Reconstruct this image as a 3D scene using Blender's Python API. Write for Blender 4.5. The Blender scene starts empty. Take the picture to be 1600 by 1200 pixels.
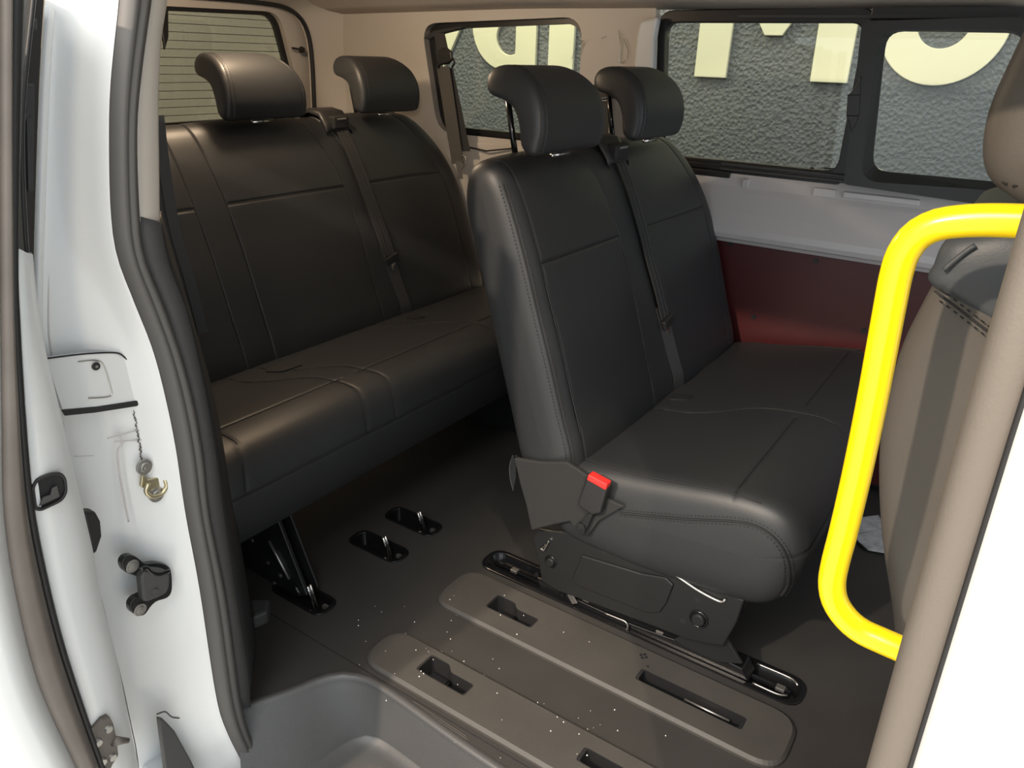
import bpy, bmesh, math, random
from mathutils import Vector, Matrix
random.seed(7)
scene = bpy.context.scene
COL = scene.collection

# ------------------------------------------------------------------ camera
F, CX, CY = 1200.0, 800.0, 600.0
CAM = Vector((0.0, 0.0, 1.17))
ROT = Matrix(((0.8266, -0.2445, 0.5069), (0.5619, 0.3099, -0.7670), (0.0305, 0.9188, 0.3934)))
ROT = ROT.to_quaternion().normalized().to_matrix()
cam_data = bpy.data.cameras.new('camera')
cam_data.sensor_width = 36.0
cam_data.lens = 36.0 * F / 1600.0
cam_data.clip_start = 0.02
camera = bpy.data.objects.new('camera', cam_data)
COL.objects.link(camera)
camera.matrix_world = Matrix.Translation(CAM) @ ROT.to_4x4()
scene.camera = camera

# ------------------------------------------------------------------ light
world = bpy.data.worlds.new('world')
scene.world = world
world.use_nodes = True
world.node_tree.nodes['Background'].inputs[0].default_value = (0.86, 0.93, 1.0, 1)
world.node_tree.nodes['Background'].inputs[1].default_value = 1.35

def lamp(name, kind, loc, target, energy, color, size=0.1, spot=None, blend=0.3):
    d = bpy.data.lights.new(name, kind)
    d.energy = energy
    d.color = color
    if kind == 'AREA':
        d.size = size
    else:
        d.shadow_soft_size = size
    if spot:
        d.spot_size = math.radians(spot)
        d.spot_blend = blend
    o = bpy.data.objects.new(name, d)
    COL.objects.link(o)
    o.location = loc
    o.rotation_euler = (Vector(target) - Vector(loc)).to_track_quat('-Z', 'Y').to_euler()
    return o

WARM = (1.0, 0.82, 0.64)
lamp('ceiling_spot_front', 'SPOT', (1.25, -1.10, 3.0), (-0.15, 1.10, 0.1), 330, WARM, 0.03, 22, 0.5)
lamp('ceiling_spot_rear', 'SPOT', (-1.29, -2.64, 2.9), (-0.4, 1.0, 0.2), 760, WARM, 0.05, 50)
lamp('hall_spot_low', 'SPOT', (3.0, -3.6, 1.9), (-1.8, 1.7, 1.05), 300, WARM, 0.30, 15, 0.6)
lamp('wall_washer_front', 'SPOT', (-0.35, 3.02, 2.75), (-0.5, 3.4, 1.0), 60, (1.0, 0.93, 0.80), 0.03, 70)
lamp('wall_washer_rear', 'SPOT', (-2.6, 2.95, 2.5), (-2.5, 3.6, 1.2), 90, (1.0, 0.90, 0.62), 0.08, 110)
lamp('wall_washer_middle', 'SPOT', (-1.7, 2.9, 2.5), (-1.5, 3.6, 1.2), 30, (1.0, 0.93, 0.75), 0.08, 70)
lamp('rear_hall_lamp', 'POINT', (-3.2, 2.0, 2.7), (0, 0, 0), 120, (1.0, 0.88, 0.66), 0.2)
lamp('added_bounce_panel', 'AREA', (0.0, -3.0, 4.2), (0.0, -2.6, 0), 330, (1.0, 0.95, 0.88), 3.0)  # unseen panel, added so bounce off the hall floor brightens the headliner

scene.view_settings.view_transform = 'Standard'
scene.view_settings.look = 'None'
scene.view_settings.gamma = 1.0
scene.view_settings.use_curve_mapping = False
scene.view_settings.exposure = 0.0

# ------------------------------------------------------------------ pixel rays
def Q(px, py, X=None, Y=None, Z=None):
    r = ROT @ Vector((px - CX, -(py - CY), -F))
    if X is not None:
        t = (X - CAM.x) / r.x
    elif Y is not None:
        t = (Y - CAM.y) / r.y
    else:
        t = (Z - CAM.z) / r.z
    return CAM + r * t

# ------------------------------------------------------------------ materials
def mat(name, color, rough=0.5, metal=0.0, spec=0.5, noise=None, bump=None, coat=0.0, vary=0.0, vscale=6.0, sheen=0.0):
    m = bpy.data.materials.new(name)
    m.use_nodes = True
    nt = m.node_tree
    b = nt.nodes['Principled BSDF']
    b.inputs['Base Color'].default_value = (*color, 1)
    b.inputs['Roughness'].default_value = rough
    b.inputs['Metallic'].default_value = metal
    b.inputs['Specular IOR Level'].default_value = spec
    b.inputs['Coat Weight'].default_value = coat
    b.inputs['Coat Roughness'].default_value = 0.08
    if sheen:
        b.inputs['Sheen Weight'].default_value = sheen
    tc = nt.nodes.new('ShaderNodeTexCoord')
    if vary:
        n = nt.nodes.new('ShaderNodeTexNoise')
        n.inputs['Scale'].default_value = vscale
        n.inputs['Detail'].default_value = 5
        nt.links.new(tc.outputs['Object'], n.inputs['Vector'])
        rmp = nt.nodes.new('ShaderNodeMapRange')
        rmp.inputs[1].default_value = 0.3
        rmp.inputs[2].default_value = 0.7
        rmp.inputs[3].default_value = 1 - vary
        rmp.inputs[4].default_value = 1 + vary
        nt.links.new(n.outputs['Fac'], rmp.inputs[0])
        mul = nt.nodes.new('ShaderNodeVectorMath')
        mul.operation = 'SCALE'
        mul.inputs[0].default_value = color
        nt.links.new(rmp.outputs[0], mul.inputs['Scale'])
        nt.links.new(mul.outputs[0], b.inputs['Base Color'])
    if bump:
        scale, strength, dist = bump
        n = nt.nodes.new('ShaderNodeTexNoise')
        n.inputs['Scale'].default_value = scale
        n.inputs['Detail'].default_value = 3
        nt.links.new(tc.outputs['Object'], n.inputs['Vector'])
        bp = nt.nodes.new('ShaderNodeBump')
        bp.inputs['Strength'].default_value = strength
        bp.inputs['Distance'].default_value = dist
        nt.links.new(n.outputs['Fac'], bp.inputs['Height'])
        nt.links.new(bp.outputs[0], b.inputs['Normal'])
    return m

def glass(name, tint, gloss=0.08):
    m = bpy.data.materials.new(name)
    m.use_nodes = True
    nt = m.node_tree
    nt.nodes.remove(nt.nodes['Principled BSDF'])
    out = nt.nodes['Material Output']
    tr = nt.nodes.new('ShaderNodeBsdfTransparent')
    tr.inputs[0].default_value = (*tint, 1)
    gl = nt.nodes.new('ShaderNodeBsdfGlossy')
    gl.inputs['Roughness'].default_value = 0.02
    fr = nt.nodes.new('ShaderNodeFresnel')
    fr.inputs[0].default_value = 1.45
    mx = nt.nodes.new('ShaderNodeMixShader')
    nt.links.new(fr.outputs[0], mx.inputs[0])
    nt.links.new(tr.outputs[0], mx.inputs[1])
    nt.links.new(gl.outputs[0], mx.inputs[2])
    nt.links.new(mx.outputs[0], out.inputs[0])
    return m

def stucco_mat():
    m = mat('stucco', (0.112, 0.115, 0.114), 0.75)
    nt = m.node_tree
    b = nt.nodes['Principled BSDF']
    tc = nt.nodes.new('ShaderNodeTexCoord')
    n1 = nt.nodes.new('ShaderNodeTexNoise')
    n1.inputs['Scale'].default_value = 46
    n1.inputs['Detail'].default_value = 2.5
    n1.inputs['Distortion'].default_value = 1.2
    v = nt.nodes.new('ShaderNodeTexVoronoi')
    v.inputs['Scale'].default_value = 56
    ad = nt.nodes.new('ShaderNodeMath')
    ad.operation = 'ADD'
    bp = nt.nodes.new('ShaderNodeBump')
    bp.inputs['Strength'].default_value = 0.7
    bp.inputs['Distance'].default_value = 0.012
    nt.links.new(tc.outputs['Object'], n1.inputs['Vector'])
    nt.links.new(tc.outputs['Object'], v.inputs['Vector'])
    nt.links.new(n1.outputs['Fac'], ad.inputs[0])
    nt.links.new(v.outputs['Distance'], ad.inputs[1])
    nt.links.new(ad.outputs[0], bp.inputs['Height'])
    nt.links.new(bp.outputs[0], b.inputs['Normal'])
    return m

M = {}
M['leather'] = mat('black leatherette', (0.0235, 0.025, 0.0268), 0.46, spec=0.5, bump=(420, 0.10, 0.002), vary=0.08, vscale=3)
M['seam'] = mat('dark seam thread', (0.010, 0.010, 0.011), 0.7)
M['thread'] = mat('black stitching thread', (0.012, 0.012, 0.012), 0.6)
M['mesh_fabric'] = mat('dark skirt fabric', (0.016, 0.0165, 0.0165), 0.8, bump=(600, 0.2, 0.002))
M['webbing'] = mat('black belt webbing', (0.030, 0.030, 0.031), 0.55, bump=(500, 0.2, 0.001))
M['grey_webbing'] = mat('grey belt webbing', (0.075, 0.070, 0.062), 0.6, bump=(500, 0.2, 0.001))
M['black_plastic'] = mat('black plastic', (0.018, 0.018, 0.019), 0.42, bump=(700, 0.08, 0.001))
M['gloss_black'] = mat('glossy black metal', (0.008, 0.008, 0.009), 0.18, spec=0.6)
M['satin_black'] = mat('satin black steel', (0.012, 0.0125, 0.013), 0.38, spec=0.5)
M['chrome'] = mat('bright steel', (0.75, 0.73, 0.70), 0.22, metal=1.0)
M['dull_steel'] = mat('dull steel', (0.45, 0.44, 0.42), 0.4, metal=0.9)
M['zinc'] = mat('yellowed zinc', (0.62, 0.56, 0.38), 0.35, metal=0.9)
M['red_button'] = mat('red plastic', (0.75, 0.03, 0.025), 0.35)
M['floor'] = mat('dark grained floor plastic', (0.036, 0.034, 0.032), 0.55, bump=(650, 0.25, 0.002), vary=0.14, vscale=5)
M['strip'] = mat('grained plastic strip', (0.058, 0.054, 0.049), 0.55, bump=(650, 0.25, 0.002), vary=0.10, vscale=8)
M['step'] = mat('grey step moulding', (0.070, 0.070, 0.070), 0.42, bump=(700, 0.25, 0.002), vary=0.08)
M['white'] = mat('white body paint', (0.70, 0.72, 0.72), 0.28, coat=0.4)
M['ledge'] = mat('pale primer paint', (0.55, 0.53, 0.53), 0.33, coat=0.2)
M['rubber'] = mat('grey rubber seal', (0.085, 0.082, 0.078), 0.55, bump=(60, 0.08, 0.003))
M['dark_rubber'] = mat('black rubber', (0.016, 0.016, 0.017), 0.55)
M['pillar_rubber'] = mat('taupe textured seal', (0.115, 0.10, 0.085), 0.6, bump=(350, 0.15, 0.002))
M['trim_grey'] = mat('charcoal trim', (0.060, 0.060, 0.060), 0.6, bump=(600, 0.25, 0.002))
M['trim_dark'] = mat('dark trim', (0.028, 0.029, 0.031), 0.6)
M['beige'] = mat('beige trim', (0.60, 0.555, 0.50), 0.55, bump=(500, 0.08, 0.001))
M['headliner'] = mat('greige headliner', (0.58, 0.52, 0.46), 0.8, bump=(300, 0.1, 0.002))
M['red_panel'] = mat('dark red panel', (0.068, 0.009, 0.010), 0.42, vary=0.12, vscale=4)
M['yellow'] = mat('yellow powder coat', (1.0, 0.72, 0.004), 0.25, coat=0.3)
M['seat_taupe'] = mat('taupe leatherette', (0.085, 0.075, 0.064), 0.5, bump=(420, 0.15, 0.002))
M['seat_shaded'] = mat('shaded leatherette', (0.050, 0.056, 0.062), 0.5, bump=(420, 0.12, 0.002))  # seat leatherette darkened bluish: the shoulder's shade put into its colour
M['frame_black'] = mat('black window frame', (0.014, 0.014, 0.015), 0.40)
M['sash'] = mat('charcoal window sash', (0.035, 0.036, 0.034), 0.45)
M['glass'] = glass('clear window glass', (0.86, 0.90, 0.88))
M['tail_glass'] = glass('hazy tailgate glass', (0.70, 0.69, 0.64))
M['stucco'] = stucco_mat()
M['letter'] = mat('cream sign letter', (0.70, 0.655, 0.46), 0.4, metal=0.1)
M['hall'] = mat('khaki hall wall', (0.40, 0.38, 0.31), 0.85, bump=(40, 0.3, 0.01))
M['ground'] = mat('pale hall floor', (0.66, 0.64, 0.60), 0.5, vary=0.05)
M['paper'] = mat('printed paper', (0.42, 0.43, 0.44), 0.6, vary=0.3, vscale=40)
M['crumb'] = mat('pale crumbs', (0.75, 0.72, 0.66), 0.6)
M['film'] = glass('clear plastic film', (0.97, 0.97, 0.96))
M['bronze'] = mat('bronze rubber', (0.115, 0.10, 0.087), 0.5, vary=0.15, vscale=12)

# ------------------------------------------------------------------ mesh builder
def cross_basis(d):
    d = d.normalized()
    a = Vector((0, 0, 1)) if abs(d.z) < 0.9 else Vector((1, 0, 0))
    u = d.cross(a).normalized()
    return u, d.cross(u).normalized()

class MB:
    def __init__(self):
        self.v = []
        self.f = []
    def add(self, vs, fs):
        o = len(self.v)
        self.v += [tuple(p) for p in vs]
        self.f += [tuple(i + o for i in q) for q in fs]
        return self
    def box(self, a, b):
        x0, y0, z0 = a
        x1, y1, z1 = b
        return self.add([(x0, y0, z0), (x1, y0, z0), (x1, y1, z0), (x0, y1, z0), (x0, y0, z1), (x1, y0, z1), (x1, y1, z1), (x0, y1, z1)],
                        [(3, 2, 1, 0), (4, 5, 6, 7), (0, 1, 5, 4), (1, 2, 6, 5), (2, 3, 7, 6), (3, 0, 4, 7)])
    def prism(self, pts, vec):
        """closed 3D polygon pushed along vec"""
        n = len(pts)
        pts = [Vector(p) for p in pts]
        vec = Vector(vec)
        return self.add(pts + [p + vec for p in pts], [tuple(range(n)), tuple(range(2 * n - 1, n - 1, -1))] +
                        [(i, i + n, (i + 1) % n + n, (i + 1) % n) for i in range(n)])
    def ring(self, outer, inner, vec):
        """frame between two equally long closed polygons, pushed along vec"""
        n = len(outer)
        vec = Vector(vec)
        o = [Vector(p) for p in outer]
        i_ = [Vector(p) for p in inner]
        vs = o + i_ + [p + vec for p in o] + [p + vec for p in i_]
        fs = []
        for k in range(n):
            j = (k + 1) % n
            fs += [(k, j, n + j, n + k), (2 * n + k, 3 * n + k, 3 * n + j, 2 * n + j),
                   (k, 2 * n + k, 2 * n + j, j), (n + k, n + j, 3 * n + j, 3 * n + k)]
        return self.add(vs, fs)
    def tube(self, path, r, seg=10, closed=False, cap=True):
        path = [Vector(p) for p in path]
        n = len(path)
        rings = []
        u = None
        for i, p in enumerate(path):
            a = path[i - 1] if (i > 0 or closed) else path[i]
            b = path[(i + 1) % n] if (i < n - 1 or closed) else path[i]
            d = (b - a)
            if d.length < 1e-9:
                d = Vector((0, 0, 1))
            d.normalize()
            if u is None:
                u, w = cross_basis(d)
            else:
                u = (u - d * u.dot(d)).normalized()
                w = d.cross(u).normalized()
            rr = r[i] if isinstance(r, (list, tuple)) else r
            rings.append([p + (u * math.cos(2 * math.pi * k / seg) + w * math.sin(2 * math.pi * k / seg)) * rr for k in range(seg)])
        vs = [p for rg in rings for p in rg]
        fs = []
        m = n if closed else n - 1
        for i in range(m):
            for k in range(seg):
                a, b = i * seg, ((i + 1) % n) * seg
                fs.append((a + k, a + (k + 1) % seg, b + (k + 1) % seg, b + k))
        if cap and not closed:
            fs += [tuple(range(seg - 1, -1, -1)), tuple((n - 1) * seg + k for k in range(seg))]
        return self.add(vs, fs)
    def grid(self, rows, closed_v=False, closed_u=False):
        n, m = len(rows), len(rows[0])
        fs = []
        for i in range(n if closed_u else n - 1):
            for k in range(m if closed_v else m - 1):
                fs.append((i * m + k, ((i + 1) % n) * m + k, ((i + 1) % n) * m + (k + 1) % m, i * m + (k + 1) % m))
        return self.add([p for r in rows for p in r], fs)
    def disc(self, c, axis, r, h, seg=20, r2=None):
        c, axis = Vector(c), Vector(axis).normalized()
        u, w = cross_basis(axis)
        r2 = r if r2 is None else r2
        lo = [c + (u * math.cos(2 * math.pi * k / seg) + w * math.sin(2 * math.pi * k / seg)) * r for k in range(seg)]
        hi = [c + axis * h + (u * math.cos(2 * math.pi * k / seg) + w * math.sin(2 * math.pi * k / seg)) * r2 for k in range(seg)]
        return self.add(lo + hi, [tuple(range(seg - 1, -1, -1)), tuple(range(seg, 2 * seg))] +
                        [(k, (k + 1) % seg, seg + (k + 1) % seg, seg + k) for k in range(seg)])
    def strap(self, path, side, w, t, normal):
        """flat webbing of width w and thickness t"""
        side, normal = Vector(side).normalized(), Vector(normal).normalized()
        rows = []
        for p in path:
            p = Vector(p)
            rows.append([p - side * w / 2 - normal * t / 2, p + side * w / 2 - normal * t / 2, p + side * w / 2 + normal * t / 2, p - side * w / 2 + normal * t / 2])
        self.grid(rows, closed_v=True)
        o = len(self.v)
        self.f += [(o - 1, o - 2, o - 3, o - 4)]
        a = o - 4 * len(path)
        self.f += [(a, a + 1, a + 2, a + 3)]
        return self
    def build(self, name, material, parent=None, smooth=False, bevel=0.0, seg=2, solid=0.0, sub=0):
        me = bpy.data.meshes.new(name)
        me.from_pydata(self.v, [], self.f)
        bm = bmesh.new()
        bm.from_mesh(me)
        bmesh.ops.remove_doubles(bm, verts=bm.verts, dist=1e-6)
        bmesh.ops.recalc_face_normals(bm, faces=bm.faces)
        bm.to_mesh(me)
        bm.free()
        if smooth:
            for p in me.polygons:
                p.use_smooth = True
        me.materials.append(M[material])
        o = bpy.data.objects.new(name, me)
        COL.objects.link(o)
        if parent is not None:
            o.parent = parent
        if solid:
            s = o.modifiers.new('solid', 'SOLIDIFY')
            s.thickness = solid
            s.offset = -1
        if bevel:
            b = o.modifiers.new('bevel', 'BEVEL')
            b.width = bevel
            b.segments = seg
            b.limit_method = 'ANGLE'
            b.angle_limit = math.radians(40)
        if sub:
            s = o.modifiers.new('sub', 'SUBSURF')
            s.levels = s.render_levels = sub
        if smooth and bevel:
            w = o.modifiers.new('wn', 'WEIGHTED_NORMAL')
        return o

def thing(name, label, cat, group=None, loc=(0, 0, 0)):
    o = bpy.data.objects.new(name, None)
    COL.objects.link(o)
    o.empty_display_size = 0.05
    tag(o, label, cat, group)
    return o

def tag(o, label=None, cat=None, group=None, kind=None):
    if label:
        o['label'] = label
    if cat:
        o['category'] = cat
    if group:
        o['group'] = group
    if kind:
        o['kind'] = kind
    return o

def struct(o, label=None, cat=None):
    return tag(o, label, cat, kind='structure')

def cut(o, cutters):
    """subtract closed MBs from an object and bake the result"""
    for c in cutters:
        me = bpy.data.meshes.new('cutter')
        me.from_pydata(c.v, [], c.f)
        bm = bmesh.new()
        bm.from_mesh(me)
        bmesh.ops.recalc_face_normals(bm, faces=bm.faces)
        bm.to_mesh(me)
        bm.free()
        co = bpy.data.objects.new('cutter', me)
        COL.objects.link(co)
        md = o.modifiers.new('cut', 'BOOLEAN')
        md.operation = 'DIFFERENCE'
        md.solver = 'EXACT'
        md.object = co
        bpy.context.view_layer.update()
        dg = bpy.context.evaluated_depsgraph_get()
        new = bpy.data.meshes.new_from_object(o.evaluated_get(dg))
        o.modifiers.clear()
        o.data = new
        bpy.data.objects.remove(co)
    return o

def catmull(pts, n, closed=False):
    """n points spread by arc length along a smooth curve through pts"""
    pts = [Vector(p) for p in pts]
    m = len(pts)
    dense = []
    segs = m if closed else m - 1
    for i in range(segs):
        p0 = pts[(i - 1) % m] if (closed or i > 0) else pts[0] * 2 - pts[1]
        p1, p2 = pts[i], pts[(i + 1) % m]
        p3 = pts[(i + 2) % m] if (closed or i + 2 < m) else pts[-1] * 2 - pts[-2]
        for k in range(16):
            t = k / 16
            dense.append(0.5 * ((2 * p1) + (p2 - p0) * t + (2 * p0 - 5 * p1 + 4 * p2 - p3) * t * t + (3 * p1 - p0 - 3 * p2 + p3) * t ** 3))
    dense.append(pts[0].copy() if closed else pts[-1].copy())
    L = [0.0]
    for a, b in zip(dense, dense[1:]):
        L.append(L[-1] + (b - a).length)
    out = []
    j = 0
    cnt = n if closed else n - 1
    for k in range(n):
        s = L[-1] * k / cnt
        while j < len(L) - 2 and L[j + 1] < s:
            j += 1
        d = L[j + 1] - L[j]
        out.append(dense[j].lerp(dense[j + 1], 0 if d < 1e-12 else (s - L[j]) / d))
    return out

def curveQ(pix, n=40, **plane):
    return catmull([Q(x, y, **plane) for x, y in pix], n)

def rrect(x0, x1, z0, z1, r, n=6):
    """rounded rectangle in the XZ plane as (x, z) pairs"""
    out = []
    for cx, cz, a0 in ((x1 - r, z1 - r, 0), (x0 + r, z1 - r, 90), (x0 + r, z0 + r, 180), (x1 - r, z0 + r, 270)):
        for k in range(n + 1):
            a = math.radians(a0 + 90 * k / n)
            out.append((cx + r * math.cos(a), cz + r * math.sin(a)))
    return out

def rpoly(pts, r, n=4):
    """2D polygon with rounded corners"""
    out = []
    m = len(pts)
    for i in range(m):
        p0, p1, p2 = (Vector(pts[(i + k) % m]) for k in (-1, 0, 1))
        a, b = (p0 - p1), (p2 - p1)
        ra = min(r, a.length * 0.45, b.length * 0.45)
        s, e = p1 + a.normalized() * ra, p1 + b.normalized() * ra
        for k in range(n + 1):
            t = k / n
            out.append(s * (1 - t) ** 2 + p1 * 2 * t * (1 - t) + e * t * t)
    return out

def interp(tab, z):
    if z <= tab[0][0]:
        return tab[0][1]
    for (a, b), (c, d) in zip(tab, tab[1:]):
        if z <= c:
            return b + (d - b) * (z - a) / (c - a)
    return tab[-1][1]

# ================================================================== THE VAN SHELL
# ---- floor slab with the pockets cut out
def mbprism(pts_xy, z0, z1):
    return MB().prism([(x, y, z0) for x, y in pts_xy], (0, 0, z1 - z0))

well_top = [(-1.03, 0.640), (-0.985, 0.722), (-0.958, 0.785), (-0.935, 0.817), (-0.898, 0.835), (-0.83, 0.840), (-0.567, 0.822), (-0.2, 0.815), (0.60, 0.81)]
floor_outline = [(-2.55, 0.62), (-1.03, 0.62)] + [(p.x, p.y) for p in catmull([(x, y, 0.0) for x, y in well_top], 60)] + [(0.60, 2.32), (-2.55, 2.32)]
pocket_a = [(-0.816, 0.912), (-0.816, 0.964), (-0.768, 0.964), (-0.752, 0.948), (-0.692, 0.948), (-0.692, 0.912)]
pocket_b = [(-0.440, 0.912), (-0.440, 0.948), (-0.352, 0.948), (-0.338, 0.948), (-0.217, 0.948), (-0.217, 0.912)]
pockets = []
for dy in (0.0, 0.241):
    for pk in (pocket_a, pocket_b):
        pockets.append([(x, y + dy) for x, y in pk])
slab = mbprism(floor_outline, -0.07, 0.0)
floor = struct(slab.build('floor', 'floor'), 'dark grained plastic van floor with raised strips', 'floor')
anchor_spots = [(-1.18, 0.945), (-1.175, 1.190), (-1.18, 1.330)]
cutters = [mbprism(rpoly(p, 0.006, 2), -0.036, 0.1) for p in pockets]
for (ax, ay) in anchor_spots:
    cutters.append(mbprism(rpoly([(ax - 0.085, ay - 0.028), (ax + 0.075, ay - 0.028), (ax + 0.075, ay + 0.028), (ax - 0.085, ay + 0.028)], 0.028, 6), -0.02, 0.1))
cutters.append(mbprism(rpoly([(-0.925, 1.283), (-0.15, 1.283), (-0.15, 1.36), (-0.925, 1.36)], 0.037, 6), -0.018, 0.1))
cut(floor, cutters)
for p in floor.data.polygons:
    p.use_smooth = False

for i, (y0, y1) in enumerate(((0.868, 0.985), (1.101, 1.250))):
    xe = -0.130
    out = rpoly([(-0.935, y0), (xe, y0), (xe, y1), (-0.935, y1)], 0.055, 8)
    inn = rpoly([(-0.929, y0 + 0.006), (xe - 0.006, y0 + 0.006), (xe - 0.006, y1 - 0.006), (-0.929, y1 - 0.006)], 0.050, 8)
    mb = MB()
    n = len(out)
    vs = [(x, y, -0.002) for x, y in out] + [(x, y, 0.006) for x, y in out] + [(x, y, 0.012) for x, y in inn]
    fs = [tuple(range(n - 1, -1, -1)), tuple(range(2 * n, 3 * n))]
    for k in range(n):
        j = (k + 1) % n
        fs += [(k, j, n + j, n + k), (n + k, n + j, 2 * n + j, 2 * n + k)]
    mb.add(vs, fs)
    st = mb.build('raised_strip', 'strip', floor)
    cut(st, [mbprism(rpoly(p, 0.006, 2), -0.036, 0.1) for p in pockets[2 * i:2 * i + 2]])
    for pk in pockets[2 * i:2 * i + 2]:
        # black liner of the pocket: rim, floor and a crossbar
        lin = MB()
        o_ = rpoly(pk, 0.006, 2)
        cxm = sum(p[0] for p in o_) / len(o_)
        cym = sum(p[1] for p in o_) / len(o_)
        i_ = [(cxm + (x - cxm) * 0.94, cym + (y - cym) * 0.90) for x, y in o_]
        nn = len(o_)
        lin.ring([(x, y, -0.034) for x, y in o_], [(x, y, -0.034) for x, y in i_], (0, 0, 0.045))
        lin.add([(x, y, -0.033) for x, y in o_], [tuple(range(nn))])
        lin.build('pocket', 'black_plastic', st)
        bar = MB()
        xa, xb = min(p[0] for p in pk), max(p[0] for p in pk)
        ya, yb = min(p[1] for p in pk), max(p[1] for p in pk)
        if xb - xa < 0.15:
            bar.tube([(xa + 0.063, ya + 0.002, -0.014), (xa + 0.063, ya + 0.034, -0.014)], 0.005, 8)
        else:
            bar.tube([(xa + 0.10, yb - 0.010, -0.006), (xb - 0.03, yb - 0.010, -0.006)], 0.0028, 8)
        bar.build('lashing_bar', 'gloss_black' if xb - xa < 0.15 else 'dull_steel', st, smooth=True)
    # thin line where the strip's far border is let into the floor
    MB().tube([(-0.9, y1 + 0.002, 0.0005), (xe - 0.06, y1 + 0.002, 0.0005)], 0.0016, 6).build('border_groove', 'seam', floor)

# groove of the mat edge and the four moulded lines beside the step
MB().tube([(-1.32, 0.860, 0.0002), (-0.98, 0.857, 0.0002), (-0.3, 0.856, 0.0002)], 0.0014, 6).build('mat_edge', 'seam', floor)
for k in range(4):
    MB().tube([(-0.80 + 0.01 * k, 0.841 + 0.0042 * k, 0.0002), (-0.62 - 0.005 * k, 0.834 + 0.0042 * k, 0.0002)], 0.0009, 5).build('moulded_line', 'strip', floor)
mb = MB()
for k in range(4):
    a = math.radians(90 * k)
    mb.disc((-0.452 + 0.006 * math.cos(a), 1.222 + 0.006 * math.sin(a), 0.0121), (0, 0, 1), 0.0035, 0.0006, 8)
mb.disc((-0.432, 1.200, 0.0121), (0, 0, 1), 0.003, 0.0006, 8)
mb.build('vent_holes', 'seam', floor)

# ---- step well at the sill
mid1 = [(x + 0.012, y - 0.004) for x, y in well_top]
bottom = [(-0.93, 0.56), (-0.905, 0.68), (-0.895, 0.755), (-0.885, 0.795), (-0.862, 0.822), (-0.80, 0.828), (-0.567, 0.812), (-0.2, 0.805), (0.60, 0.80)]
rows = []
N = 60
tops = catmull([(x, y, 0.0) for x, y in well_top], N)
bots = catmull([(x, y, -0.125) for x, y in bottom], N)
out_n = []
for k in range(N):
    t = (tops[min(N - 1, k + 1)] - tops[max(0, k - 1)]).normalized()
    out_n.append(Vector((-t.y, t.x, 0)))
rows.append([p + n_ * 0.016 + Vector((0, 0, -0.001)) for p, n_ in zip(tops, out_n)])
rows.append([p + n_ * 0.011 + Vector((0, 0, 0.003)) for p, n_ in zip(tops, out_n)])
rows.append([p + n_ * 0.004 + Vector((0, 0, 0.0042)) for p, n_ in zip(tops, out_n)])
rows.append([p - n_ * 0.003 + Vector((0, 0, 0.002)) for p, n_ in zip(tops, out_n)])
for s in (0.06, 0.12, 0.2, 0.35, 0.5, 0.65, 0.8, 0.9, 0.96, 1.0):
    h = s ** 1.15
    row = []
    for p, q in zip(tops, bots):
        v = p.lerp(q, s)
        v.z = -0.125 * (1 - (1 - h) ** 1.0)
        # slight belly so that the rear wall sweeps into the tread
        v.z += 0.012 * math.sin(math.pi * s) * -1
        row.append(v)
    rows.append(row)
inner = [Vector((p.x + 0.05 * max(0, 1 - k / 18), p.y - 0.03, -0.128)) for k, p in enumerate(bots)]
rows.append(inner)
rows.append([Vector((max(p.x, -0.88), 0.50, -0.128)) for p in inner])
step = MB().grid(rows).build('step_well', 'step', floor, smooth=True)
tread = MB()
tread.prism([(-0.80, 0.70, -0.1275), (-0.73, 0.74, -0.1275), (-0.30, 0.735, -0.1275), (-0.30, 0.60, -0.1275), (-0.80, 0.60, -0.1275)], (0, 0, 0.003))
tread.build('tread_pad', 'strip', floor, bevel=0.002)

# ---- wheel-arch corner trim block by the pillar (small bin seen behind the trim)
mb = MB()
mb.prism([Q(397, 985, Z=0.0), Q(420, 975, Z=0.0), Q(424, 955, Z=0.0), Q(392, 955, Z=0.0)], (0, 0, 0.035))
mb.build('corner_block', 'trim_grey', floor, bevel=0.006)

# ---- sill and ground outside, hall
mb = MB().box((-1.0, 0.46, -0.40), (0.5, 0.53, -0.13))
struct(mb.build('trim_1', 'white', bevel=0.01), 'white body sill below the step', 'sill')
mb = MB().box((-8, -6, -0.60), (5, 4.0, -0.55))
struct(mb.build('floor_hall', 'ground'), 'pale hall floor the van stands on', 'floor')
mb = MB().box((-8, 3.60, -0.55), (5, 3.75, 4.0))
facade = struct(mb.build('wall_hall_side', 'stucco'), 'grey rough-plastered wall outside the side windows', 'wall')
mb = MB().box((-4.2, -6, -0.55), (-4.0, 3.6, 4.0))
struct(mb.build('wall_hall_rear', 'hall'), 'khaki wall seen through the tailgate window', 'wall')

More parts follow.
